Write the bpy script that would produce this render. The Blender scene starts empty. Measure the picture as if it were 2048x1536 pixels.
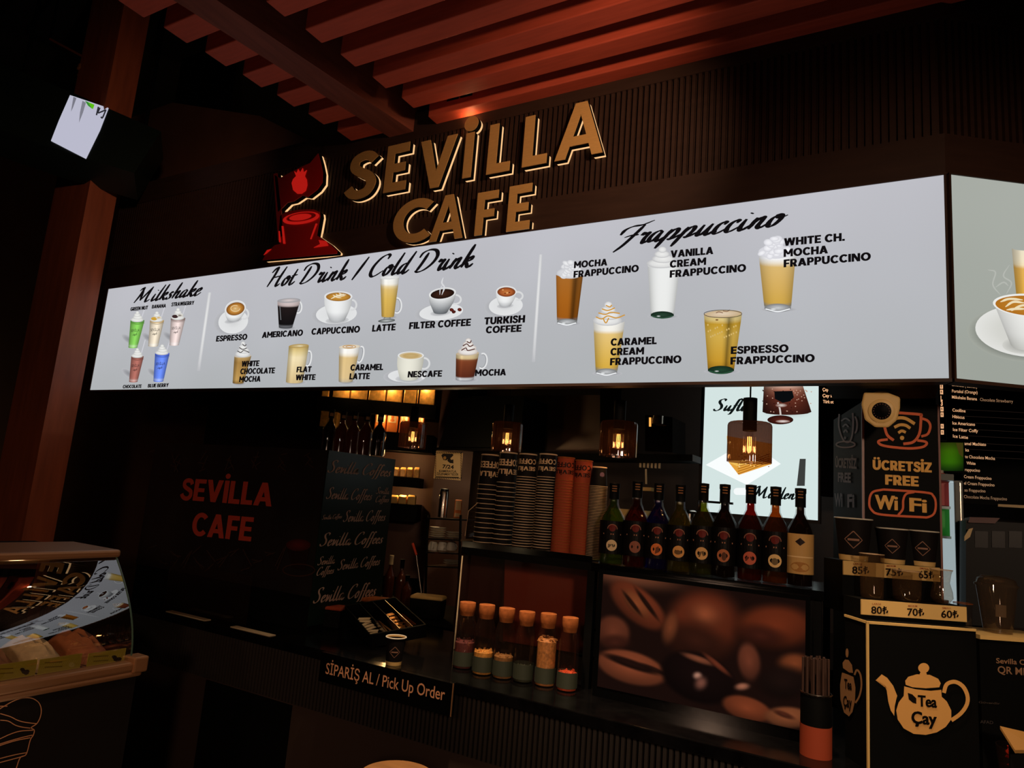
import bpy, bmesh, math, random
import numpy as np
from mathutils import Vector, Matrix

# ------------------------------------------------------------------ camera
FPX, CX, CY = 1376.0, 1024.0, 768.0
CAM = np.array([0.0, 0.0, 1.62])
_u = np.array([660.0, 8243.0, -FPX]); _u /= np.linalg.norm(_u)
_x = np.array([2444.0, 34.0, FPX]); _x = _x - _u * _x.dot(_u); _x /= np.linalg.norm(_x)
_y = np.cross(_u, _x)
ROT = np.stack([_x, _y, _u])                      # camera space -> world
sc = bpy.context.scene
col = sc.collection
cam_data = bpy.data.cameras.new('camera')
cam_data.sensor_width = 36.0
cam_data.lens = FPX / 2048.0 * 36.0
cam_data.clip_start = 0.02
cam = bpy.data.objects.new('camera', cam_data)
col.objects.link(cam)
m4 = Matrix([[*ROT[0], CAM[0]], [*ROT[1], CAM[1]], [*ROT[2], CAM[2]], [0, 0, 0, 1]])
cam.matrix_world = m4
sc.camera = cam

# ------------------------------------------------------------------ exposure, world, fill lamps and downlights
sc.view_settings.view_transform = 'Standard'
sc.view_settings.look = 'None'
sc.view_settings.exposure = 0.0
sc.view_settings.gamma = 1.0
sc.view_settings.use_curve_mapping = False
sc.cycles.max_bounces = 8
sc.cycles.transparent_max_bounces = 24
sc.cycles.caustics_reflective = False
sc.cycles.caustics_refractive = False
sc.cycles.sample_clamp_indirect = 4.0
world = bpy.data.worlds.new('world'); sc.world = world
world.use_nodes = True
bg = world.node_tree.nodes['Background']
bg.inputs['Color'].default_value = (0.55, 0.5, 0.45, 1)
bg.inputs['Strength'].default_value = 0.0015

def lamp(name, kind, loc, energy, color, size=0.1, target=None, spot=None, blend=0.6):
    d = bpy.data.lights.new(name, kind); d.energy = energy; d.color = color
    if kind == 'AREA': d.shape = 'DISK'; d.size = size
    else: d.shadow_soft_size = size
    if spot: d.spot_size = math.radians(spot); d.spot_blend = blend
    o = bpy.data.objects.new(name, d); col.objects.link(o); o.location = loc
    if target is not None:
        o.rotation_euler = (Vector(target) - Vector(loc)).to_track_quat('-Z', 'Y').to_euler()
    return o
# unseen warm fill spots added behind the viewer, kept off the ceiling
lamp('hall_fill', 'SPOT', (0.9, -0.5, 2.15), 122, (1.0, 0.72, 0.50), 0.10, (0.05, 2.4, 1.62), 58, 0.6)
lamp('hall_fill', 'SPOT', (0.6, -1.3, 1.9), 100, (1.0, 0.66, 0.45), 0.10, (-2.2, 0.7, 0.75), 50, 0.8)
lamp('hall_fill', 'SPOT', (-1.3, -0.8, 2.0), 26, (1.0, 0.62, 0.42), 0.10, (-1.7, 2.4, 1.2), 78, 0.6)
# unseen spots added low down to brighten the timber overhead
for _x, _e in ((-2.0, 21), (-0.9, 22), (0.3, 15)):
    lamp('timber_fill', 'SPOT', (_x, 0.75, 0.25), _e, (1.0, 0.9, 0.85), 0.06, (_x, 1.35, 3.25), 56, 1.0)
# ceiling downlights along the counter front
for _x, _e in ((-1.75, 24), (-1.15, 230), (-0.35, 150), (0.5, 70)):
    lamp('counter_downlight', 'SPOT', (_x, 1.86, 3.23), _e, (1.0, 0.74, 0.50), 0.03, (_x, 2.08, 1.0), 46, 0.5)
# unseen spot added overhead to light the raised letters
lamp('sign_fill_spot', 'SPOT', (0.0, 1.2, 2.95), 88.0, (1.0, 0.74, 0.52), 0.05, (-1.15, 2.25, 2.92), 52, 1.0)
# unseen spot added for a warm wash on the timber pillar
lamp('pillar_fill_spot', 'SPOT', (-2.5, 1.45, 3.15), 16.0, (1.0, 0.66, 0.45), 0.05, (-4.05, 2.1, 3.1), 100, 1.0)

# ------------------------------------------------------------------ helpers
def lin(c):
    return tuple(((v / 255.0) / 12.92 if v / 255.0 <= 0.04045 else ((v / 255.0 + 0.055) / 1.055) ** 2.4) for v in c)

def ray(px, py):
    return ROT @ np.array([(px - CX) / FPX, -(py - CY) / FPX, -1.0])
def pY(px, py, y):
    r = ray(px, py); return CAM + r * ((y - CAM[1]) / r[1])
def pZ(px, py, z):
    r = ray(px, py); return CAM + r * ((z - CAM[2]) / r[2])
def ppm(p):
    """photo pixels per metre at world point p"""
    return FPX / -(ROT.T @ (np.array(p) - CAM))[2]

class Frame:
    """upright plane through O, running along angle a (radians from +X); local u along it, v up, w out towards the viewer"""
    def __init__(s, O, a=0.0, tilt=0.0):
        s.O = np.array(O, float)
        s.r = np.array([math.cos(a), math.sin(a), 0.0])
        n = np.array([math.sin(a), -math.cos(a), 0.0])
        z = np.array([0, 0, 1.0])
        s.n = n * math.cos(tilt) + z * math.sin(tilt)
        s.up = z * math.cos(tilt) - n * math.sin(tilt)
    def hit(s, px, py):
        r = ray(px, py); t = s.n.dot(s.O - CAM) / s.n.dot(r); return CAM + r * t
    def uv(s, px, py):
        p = s.hit(px, py) - s.O; return np.array([p.dot(s.r), p.dot(s.up)])
    def pt(s, u, v, w=0.0):
        return s.O + s.r * u + s.up * v + s.n * w
    def moved(s, w):
        f = Frame.__new__(Frame); f.O = s.O + s.n * w; f.r = s.r; f.n = s.n; f.up = s.up; return f

class MB:
    """collects geometry for ONE mesh object"""
    def __init__(s): s.v = []; s.f = []; s.c = []; s.mi = []; s.cur = 0
    def add(s, vs, fs, c=None):
        b = len(s.v); s.v += [tuple(map(float, p)) for p in vs]
        s.f += [tuple(b + i for i in f) for f in fs]
        s.mi += [s.cur] * len(fs)
        if c is None: c = (255, 255, 255)
        if len(vs) and not hasattr(c[0], '__len__'): c = [c] * len(vs)
        s.c += [tuple(k) for k in c]
        return s
    def mat(s, i): s.cur = i; return s
    def box(s, c, d, a=0.0, taper=None):
        ca, sa = math.cos(a), math.sin(a); vs = []
        for z in (-.5, .5):
            t = 1.0 if (taper is None or z < 0) else taper
            for x, y in ((-.5, -.5), (.5, -.5), (.5, .5), (-.5, .5)):
                X, Y = x * d[0] * t, y * d[1] * t
                vs.append((c[0] + X * ca - Y * sa, c[1] + X * sa + Y * ca, c[2] + z * d[2]))
        return s.add(vs, [(0, 3, 2, 1), (4, 5, 6, 7), (0, 1, 5, 4), (1, 2, 6, 5), (2, 3, 7, 6), (3, 0, 4, 7)])
    def fbox(s, F, u0, u1, v0, v1, w0, w1, m0=0.0, m1=0.0):
        """box on a frame; m0, m1 mitre its ends"""
        vs = [F.pt(u, v, w) for w in (w1, w0) for u, v in ((u0 - m0 * w, v0), (u1 + m1 * w, v0), (u1 + m1 * w, v1), (u0 - m0 * w, v1))]
        return s.add(vs, [(0, 1, 2, 3), (4, 7, 6, 5), (0, 4, 5, 1), (1, 5, 6, 2), (2, 6, 7, 3), (3, 7, 4, 0)])
    def lathe(s, prof, seg=24, c=(0, 0, 0), closed=True):
        vs = []; fs = []; n = len(prof)
        for k in range(seg):
            a = 2 * math.pi * k / seg
            for r, z in prof: vs.append((c[0] + r * math.cos(a), c[1] + r * math.sin(a), c[2] + z))
        for k in range(seg):
            k2 = (k + 1) % seg
            for i in range(n - 1): fs.append((k * n + i, k2 * n + i, k2 * n + i + 1, k * n + i + 1))
        if closed:
            if prof[0][0] > 1e-6: fs.append(tuple(k * n for k in reversed(range(seg))))
            if prof[-1][0] > 1e-6: fs.append(tuple(k * n + n - 1 for k in range(seg)))
        return s.add(vs, fs)
    def tube(s, path, r, seg=8, cap=True):
        pts = [Vector(p) for p in path]; vs = []; fs = []; n = len(pts)
        ref = Vector((0, 0, 1))
        for i, p in enumerate(pts):
            d = (pts[min(i + 1, n - 1)] - pts[max(i - 1, 0)]).normalized()
            rr = ref if abs(d.dot(ref)) < .95 else Vector((1, 0, 0))
            a = d.cross(rr).normalized(); b = a.cross(d)
            R_ = r[i] if hasattr(r, '__len__') else r
            for k in range(seg):
                t = 2 * math.pi * k / seg; vs.append(p + a * math.cos(t) * R_ + b * math.sin(t) * R_)
        for i in range(n - 1):
            for k in range(seg):
                k2 = (k + 1) % seg; fs.append((i * seg + k, i * seg + k2, (i + 1) * seg + k2, (i + 1) * seg + k))
        if cap: fs.append(tuple(range(seg))[::-1]); fs.append(tuple((n - 1) * seg + k for k in range(seg)))
        return s.add(vs, fs)
    def prism(s, pts_a, pts_b):
        n = len(pts_a)
        return s.add(list(pts_a) + list(pts_b), [tuple(range(n)), tuple(range(2 * n - 1, n - 1, -1))] +
                     [(i, i + n, (i + 1) % n + n, (i + 1) % n) for i in range(n)])
    def build(s, name, mat, parent=None, origin=None, smooth=False, bevel=0.0):
        if origin is None: origin = tuple(parent['_o']) if parent is not None and '_o' in parent else (0, 0, 0)
        me = bpy.data.meshes.new(name)
        me.from_pydata([(p[0] - origin[0], p[1] - origin[1], p[2] - origin[2]) for p in s.v], [], s.f)
        mats = mat if isinstance(mat, (list, tuple)) else [mat]
        for m in mats: me.materials.append(m)
        if len(mats) > 1: me.polygons.foreach_set('material_index', s.mi)
        if any(m.get('printed') for m in mats):
            at = me.color_attributes.new('Col', 'FLOAT_COLOR', 'POINT')
            arr = np.ones((len(s.v), 4), np.float32)
            c = np.clip(np.array(s.c, np.float32) / 255.0, 0, 4)
            arr[:, :3] = np.where(c <= 0.04045, c / 12.92, ((c + 0.055) / 1.055) ** 2.4)
            at.data.foreach_set('color', arr.ravel())
        if smooth: me.polygons.foreach_set('use_smooth', [True] * len(me.polygons))
        me.update()
        o = bpy.data.objects.new(name, me); col.objects.link(o)
        if smooth:
            try: me.set_sharp_from_angle(angle=math.radians(40))
            except Exception: pass
        if parent is not None: o.parent = parent
        else: o.location = origin
        if bevel:
            md = o.modifiers.new('bevel', 'BEVEL'); md.width = bevel; md.segments = 2; md.limit_method = 'ANGLE'
        return o

def tag(o, label=None, cat=None, group=None, kind=None):
    if label: o['label'] = label
    if cat: o['category'] = cat
    if group: o['group'] = group
    if kind: o['kind'] = kind
    return o
def thing(name, label, cat, loc=(0, 0, 0), group=None):
    """an Empty at the thing's base; its parts are built in world coordinates and parented to it"""
    o = bpy.data.objects.new(name, None); col.objects.link(o)
    o.location = loc; o.empty_display_size = 0.05; o['_o'] = [float(k) for k in loc]
    return tag(o, label, cat, group)
def dup(root, loc, label, rotz=0.0, group=None, scale=None):
    r = root.copy(); col.objects.link(r); r.location = loc; r.rotation_euler = (0, 0, rotz)
    if scale: r.scale = scale
    r['label'] = label
    if group: r['group'] = group
    for ch in list(root.children):
        c = ch.copy(); col.objects.link(c); c.parent = r
        for g in list(ch.children):
            d = g.copy(); col.objects.link(d); d.parent = c
    return r
def struct(o): o['kind'] = 'structure'; return o

# ------------------------------------------------------------------ materials
def newmat(name):
    m = bpy.data.materials.new(name); m.use_nodes = True
    return m, m.node_tree.nodes, m.node_tree.links
def surf(name, c, rough=0.5, metal=0.0, spec=0.5, noise=0.0, scale=20.0, stretch=None, bump=0.0, coat=0.0):
    m, N, L = newmat(name); b = N['Principled BSDF']
    lc = lin(c)
    b.inputs['Roughness'].default_value = rough; b.inputs['Metallic'].default_value = metal
    b.inputs['Specular IOR Level'].default_value = spec
    b.inputs['Coat Weight'].default_value = coat
    b.inputs['Base Color'].default_value = (*lc, 1)
    if noise or bump:
        tc = N.new('ShaderNodeTexCoord'); mp = N.new('ShaderNodeMapping'); nz = N.new('ShaderNodeTexNoise')
        L.new(tc.outputs['Object'], mp.inputs['Vector']); L.new(mp.outputs['Vector'], nz.inputs['Vector'])
        if stretch: mp.inputs['Scale'].default_value = stretch
        nz.inputs['Scale'].default_value = scale; nz.inputs['Detail'].default_value = 4
        if noise:
            rp = N.new('ShaderNodeValToRGB')
            rp.color_ramp.elements[0].position = .3; rp.color_ramp.elements[1].position = .7
            rp.color_ramp.elements[0].color = (*[k * (1 - noise) for k in lc], 1)
            rp.color_ramp.elements[1].color = (*[min(1, k * (1 + noise)) for k in lc], 1)
            L.new(nz.outputs['Fac'], rp.inputs['Fac']); L.new(rp.outputs['Color'], b.inputs['Base Color'])
        if bump:
            bp = N.new('ShaderNodeBump'); bp.inputs['Strength'].default_value = bump
            L.new(nz.outputs['Fac'], bp.inputs['Height']); L.new(bp.outputs['Normal'], b.inputs['Normal'])
    return m
def glow(name, c, s=1.0):
    m, N, L = newmat(name); N.remove(N['Principled BSDF'])
    e = N.new('ShaderNodeEmission'); e.inputs['Color'].default_value = (*lin(c), 1); e.inputs['Strength'].default_value = s
    L.new(e.outputs[0], N['Material Output'].inputs['Surface']); return m
def printed(name, lit=True, s=1.0, rough=0.5):
    m, N, L = newmat(name); m['printed'] = 1
    a = N.new('ShaderNodeVertexColor'); a.layer_name = 'Col'
    if lit:
        N.remove(N['Principled BSDF']); e = N.new('ShaderNodeEmission'); e.inputs['Strength'].default_value = s
        L.new(a.outputs['Color'], e.inputs['Color']); L.new(e.outputs[0], N['Material Output'].inputs['Surface'])
    else:
        b = N['Principled BSDF']; L.new(a.outputs['Color'], b.inputs['Base Color']); b.inputs['Roughness'].default_value = rough; b.inputs['Specular IOR Level'].default_value = .12
    return m
def glass(name, tint=(255, 255, 255), refl=0.08, rough=0.02, haze=0.0, hazec=(200, 190, 180), top=0.6):
    """thin glass: see-through tint, fresnel reflection, a little added diffuse haze (walls are modelled thin)"""
    m, N, L = newmat(name); N.remove(N['Principled BSDF'])
    t = N.new('ShaderNodeBsdfTransparent'); t.inputs['Color'].default_value = (*lin(tint), 1)
    g = N.new('ShaderNodeBsdfGlossy'); g.inputs['Roughness'].default_value = rough
    mx = N.new('ShaderNodeMixShader'); fr = N.new('ShaderNodeLayerWeight'); fr.inputs['Blend'].default_value = .5
    pw = N.new('ShaderNodeMath'); pw.operation = 'POWER'; pw.inputs[1].default_value = 5
    ma = N.new('ShaderNodeMath'); ma.operation = 'MULTIPLY_ADD'; ma.inputs[1].default_value = top - refl; ma.inputs[2].default_value = refl
    L.new(fr.outputs['Facing'], pw.inputs[0]); L.new(pw.outputs[0], ma.inputs[0]); L.new(ma.outputs[0], mx.inputs['Fac']); L.new(t.outputs[0], mx.inputs[1]); L.new(g.outputs[0], mx.inputs[2])
    out = mx.outputs[0]
    if haze:  # diffuse share added so dark glass reads brighter
        d = N.new('ShaderNodeBsdfDiffuse'); d.inputs['Color'].default_value = (*lin(hazec), 1)
        tr = N.new('ShaderNodeBsdfTranslucent'); tr.inputs['Color'].default_value = (*lin(hazec), 1)
        ad = N.new('ShaderNodeMixShader'); ad.inputs['Fac'].default_value = .5; L.new(d.outputs[0], ad.inputs[1]); L.new(tr.outputs[0], ad.inputs[2])
        m2 = N.new('ShaderNodeMixShader'); m2.inputs['Fac'].default_value = haze; L.new(out, m2.inputs[1]); L.new(ad.outputs[0], m2.inputs[2]); out = m2.outputs[0]
    L.new(out, N['Material Output'].inputs['Surface']); return m
LIT = printed('backlit_print', True, 1.0)
INK = printed('ink_print', False)
INKG = printed('gloss_print', False, rough=0.25)
M = dict(
    black=surf('matt_black', (7, 7, 6), .65, spec=.10),
    blackgloss=surf('gloss_black', (6, 6, 6), .14),
    blackmetal=surf('black_metal', (16, 15, 15), .35, .6),
    stone=surf('black_marble', (9, 8, 8), .12, spec=.22, noise=.5, scale=14),
    flute=surf('fluted_board', (50, 43, 38), .5),
    plinth=surf('plinth_board', (62, 46, 38), .55),
    fascia=surf('fascia_board', (48, 29, 20), .55, spec=.2, noise=.12, scale=8, stretch=(1, 1, 8)),
    beam=surf('stained_timber', (170, 66, 44), .6, spec=.12, noise=.12, scale=10, stretch=(.6, 6, 6)),
    carrier=surf('carrier_timber', (110, 54, 40), .6, spec=.1, noise=.2, scale=8, stretch=(4, .5, 4)),
    pillar=surf('pillar_timber', (150, 74, 44), .5, noise=.2, scale=6, stretch=(4, 4, .5)),
    deadblack=surf('dead_black', (5, 5, 5), .8, spec=.1),
    gold=surf('brushed_brass', (205, 150, 84), .42, .3, noise=.08, scale=40, stretch=(1, 1, 12)),
    alu=surf('brushed_aluminium', (176, 126, 84), .4, .5),
    steel=surf('stainless_steel', (170, 160, 150), .22, 1.0),
    cork=surf('cork', (158, 88, 44), .8, spec=.1, noise=.25, scale=60),
    white=surf('white_ceramic', (222, 214, 196), .25),
    paper=surf('paper', (214, 190, 150), .7),
    cream=surf('cream_plastic', (220, 180, 110), .45),
    cupblack=surf('black_paper_cup', (20, 15, 14), .7, spec=.15),
    cuprim=surf('paper_cup_rim', (225, 190, 150), .6),
    cupred=surf('kraft_red_cup', (158, 66, 40), .7, spec=.15),
    redprint=surf('red_acrylic', (196, 26, 18), .4),
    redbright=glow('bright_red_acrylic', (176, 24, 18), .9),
    wall=surf('dark_plaster', (44, 30, 24), .8, noise=.15, scale=3),
    wallbrown=surf('brown_panel', (92, 58, 42), .55, noise=.15, scale=4),
    ceiling=surf('black_ceiling', (16, 18, 16), .9),
    floor=surf('dark_tiles', (46, 38, 32), .35, noise=.2, scale=3),
    tablewood=surf('light_wood', (150, 104, 60), .45, noise=.15, scale=8, stretch=(1, 8, 1)),
    clear=glass('clear_glass', (244, 244, 244), .06, .02, .016, (190, 140, 110)),
    teaglass=glass('tea_glass', (238, 234, 228), .07, .02, .055, (210, 160, 110)),
    smoked=glass('smoked_glass', (158, 130, 120), .10, .03, .014, (170, 110, 80), .7),
    cabinetglass=glass('curved_cabinet_glass', (236, 240, 236), .26, .0, 0, top=1.0),
    acrylic=glass('clear_acrylic', (225, 215, 210), .08, .03),
    filament=glow('filament', (255, 190, 100), 13),
    halo=glow('halo_acrylic', (255, 200, 140), 1.0),
    shelfglow=glow('shelf_led', (255, 170, 80), 1.2),
)
# ------------------------------------------------------------------ lettering
_tc = {}
def font_mesh(txt, bold=0.0):
    k = (txt, bold)
    if k in _tc: return _tc[k]
    cu = bpy.data.curves.new('lettering', 'FONT'); cu.body = txt; cu.size = 1.0; cu.offset = bold; cu.resolution_u = 3
    cu.fill_mode = 'FRONT'
    o = bpy.data.objects.new('lettering', cu); col.objects.link(o)
    dg = bpy.context.evaluated_depsgraph_get(); ev = o.evaluated_get(dg); me = ev.to_mesh()
    v = np.array([p.co[:2] for p in me.vertices]) if len(me.vertices) else np.zeros((0, 2))
    f = [tuple(p.vertices) for p in me.polygons]
    ev.to_mesh_clear(); bpy.data.objects.remove(o); bpy.data.curves.remove(cu)
    _tc[k] = (v, f); return v, f
CAPH = None
def caph():
    global CAPH
    if CAPH is None:
        v, f = font_mesh('H'); CAPH = v[:, 1].max()
    return CAPH
def place2d(F, v, p0, p1, h_px, w, src_w=None, x0=None, src_h=1.0, lean=0.0, face=1):
    """unit lettering -> plane F, its baseline running between photo points p0 and p1; h_px is the capital height"""
    a, b = F.uv(*p0), F.uv(*p1)
    base = b - a; W = np.linalg.norm(base); ex = base / W
    ey = np.array([-ex[1] * 0, 1.0])
    H = (F.uv(p0[0], p0[1] - h_px) - a)[1]
    x0 = v[:, 0].min() if x0 is None else x0
    sw = (v[:, 0].max() - x0) if src_w is None else src_w
    out = []
    for x, y in v:
        q = a + ex * ((x - x0) / sw * W + lean * y / src_h * H) + ey * (y / src_h * H)
        out.append(F.pt(q[0], q[1], w))
    return out
def text(mb, F, s, p0, p1, h, w=.0016, bold=.02, c=(16, 13, 15), lean=0.0, fat=0.0):
    v, f = font_mesh(s, bold)
    if len(v):
        for i, (fx, fy) in enumerate(((-1, .6), (1, .6), (-1, -.6), (1, -.6)) if fat else ((0, 0),)):
            dx, dy = fx * fat * h, fy * fat * h
            mb.add(place2d(F, v, (p0[0] + dx + fat * h, p0[1] + dy), (p1[0] + dx - fat * h, p1[1] + dy), h, w + .00002 * i, src_h=caph(), lean=lean), f, c)
    return mb

# heavy block capitals
def _rect(x0, y0, x1, y1): return [(x0, y0), (x1, y0), (x1, y1), (x0, y1)]
def _para(xb, yb, xt, yt, t): return [(xb, yb), (xb + t, yb), (xt + t, yt), (xt, yt)]
def _ring(cx_, cy_, rx, ry, a0, a1, t, tv, n=20):
    an = [math.radians(a) for a in np.linspace(a0, a1, n)]; out = []
    for a, b in zip(an, an[1:]):
        out.append([(cx_ + rx * math.cos(a), cy_ + ry * math.sin(a)), (cx_ + rx * math.cos(b), cy_ + ry * math.sin(b)), (cx_ + (rx - t) * math.cos(b), cy_ + (ry - tv) * math.sin(b)), (cx_ + (rx - t) * math.cos(a), cy_ + (ry - tv) * math.sin(a))])
    return out
def _S():
    vs, fs = sweep2d(spline([(.60, .74), (.52, .88), (.34, .92), (.17, .86), (.13, .70), (.24, .58), (.42, .50), (.57, .40), (.58, .22), (.46, .09), (.28, .08), (.12, .16), (.05, .28)], 4), lambda d, t: .10)
    return [[tuple(vs[i]) for i in f] for f in fs]
_I = [_rect(0, 0, .25, 1)]
_P = _I + [_rect(.2, .82, .42, 1), _rect(.2, .35, .42, .53)] + _ring(.42, .675, .30, .325, -90, 90, .24, .18)
_C = _ring(.48, .5, .48, .52, 42, 318, .25, .2)
def block_glyphs():
    return {'A': (.94, [_para(0, 0, .33, 1, .27), _para(.67, 0, .34, 1, .27), _rect(.2, .19, .74, .37)]),
     'B': (.77, _I + [_rect(.2, .82, .42, 1), _rect(.2, .41, .46, .58), _rect(.2, 0, .46, .18)] + _ring(.42, .705, .29, .295, -90, 90, .23, .17) + _ring(.45, .295, .32, .295, -90, 90, .24, .17)),
     'C': (.86, _C), 'G': (.94, _ring(.48, .5, .48, .52, 42, 330, .25, .2) + [_rect(.52, .36, .92, .54), _rect(.70, .12, .92, .5)]),
     'E': (.66, _I + [_rect(.2, .81, .66, 1), _rect(.2, .41, .6, .59), _rect(.2, 0, .66, .19)]), 'F': (.64, _I + [_rect(.2, .81, .64, 1), _rect(.2, .38, .58, .56)]),
     'H': (.84, _I + [_rect(.59, 0, .84, 1), _rect(.2, .4, .64, .6)]), 'I': (.25, _I), 'İ': (.25, _I + _ring(.125, 1.2, .14, .12, 0, 360, .14, .12, 14)),
     'K': (.84, _I + [_para(.16, .36, .52, 1, .31), _para(.54, 0, .2, .6, .31)]), 'L': (.6, _I + [_rect(.2, 0, .6, .2)]),
     'M': (1.04, [_rect(0, 0, .23, 1), _rect(.81, 0, 1.04, 1), _para(.41, .3, 0, 1, .22), _para(.41, .3, .80, 1, .24)]),
     'N': (.86, [_rect(0, 0, .23, 1), _rect(.63, 0, .86, 1), _para(.58, 0, 0, 1, .28)]), 'O': (1.0, _ring(.5, .5, .5, .52, 0, 360, .25, .2, 30)),
     'P': (.72, _P), 'R': (.77, _P + [_para(.47, 0, .27, .42, .30)]), 'S': (.68, _S()), 'T': (.74, [_rect(0, .8, .74, 1), _rect(.245, 0, .495, 1)]),
     'U': (.82, _ring(.41, .38, .41, .40, 180, 360, .24, .2) + [_rect(0, .37, .24, 1), _rect(.58, .37, .82, 1)]),
     'V': (.9, [_para(.31, 0, 0, 1, .27), _para(.32, 0, .63, 1, .27)]), 'W': (1.26, [_para(.20, 0, 0, 1, .25), _para(.22, 0, .5, 1, .24), _para(.79, 0, .51, 1, .24), _para(.80, 0, 1.01, 1, .25)]),
     'Y': (.86, [_para(.31, .38, 0, 1, .27), _para(.29, .38, .59, 1, .27), _rect(.31, 0, .56, .44)]), 'Z': (.72, [_rect(0, 0, .72, .19), _rect(0, .81, .72, 1), _para(.0, .16, .41, .84, .31)]),
     '.': (.24, [_rect(0, 0, .24, .22)]), ' ': (.26, []), '/': (.5, [_para(0, 0, .3, 1, .2)])}
_BG = []
def block_mesh(s, gap=.075):
    if not _BG:
        g = block_glyphs(); g['Ü'] = (.82, g['U'][1] + _ring(.22, 1.19, .12, .11, 0, 360, .12, .11, 12) + _ring(.6, 1.19, .12, .11, 0, 360, .12, .11, 12)); _BG.append(g)
    V = []; Fc = []; x = 0.0
    for ch in s:
        wd, polys = _BG[0][ch]
        for p in polys: Fc.append(tuple(range(len(V), len(V) + len(p)))); V += [(x + q[0], q[1]) for q in p]
        x += wd + gap
    return np.array(V), Fc
def block(mb, F, s, p0, p1, h, w=.0016, c=(16, 13, 15), fat=.028):
    v, f = block_mesh(s, .095 if fat > .01 else .07)
    for i, (fx, fy) in enumerate(((-1, .5), (1, .5), (-1, -.5), (1, -.5))):
        dx, dy = fx * fat * h, fy * fat * h
        q = place2d(F, v, (p0[0] + dx, p0[1] + dy), (p1[0] + dx, p1[1] + dy), h, w)
        for k, g in enumerate(f):
            for j in g: q[j] = q[j] + F.n * (.000012 * (k % 23) + .00028 * i)
        mb.add(q, f, c)
        if fat < .01: break
    return mb

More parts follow.
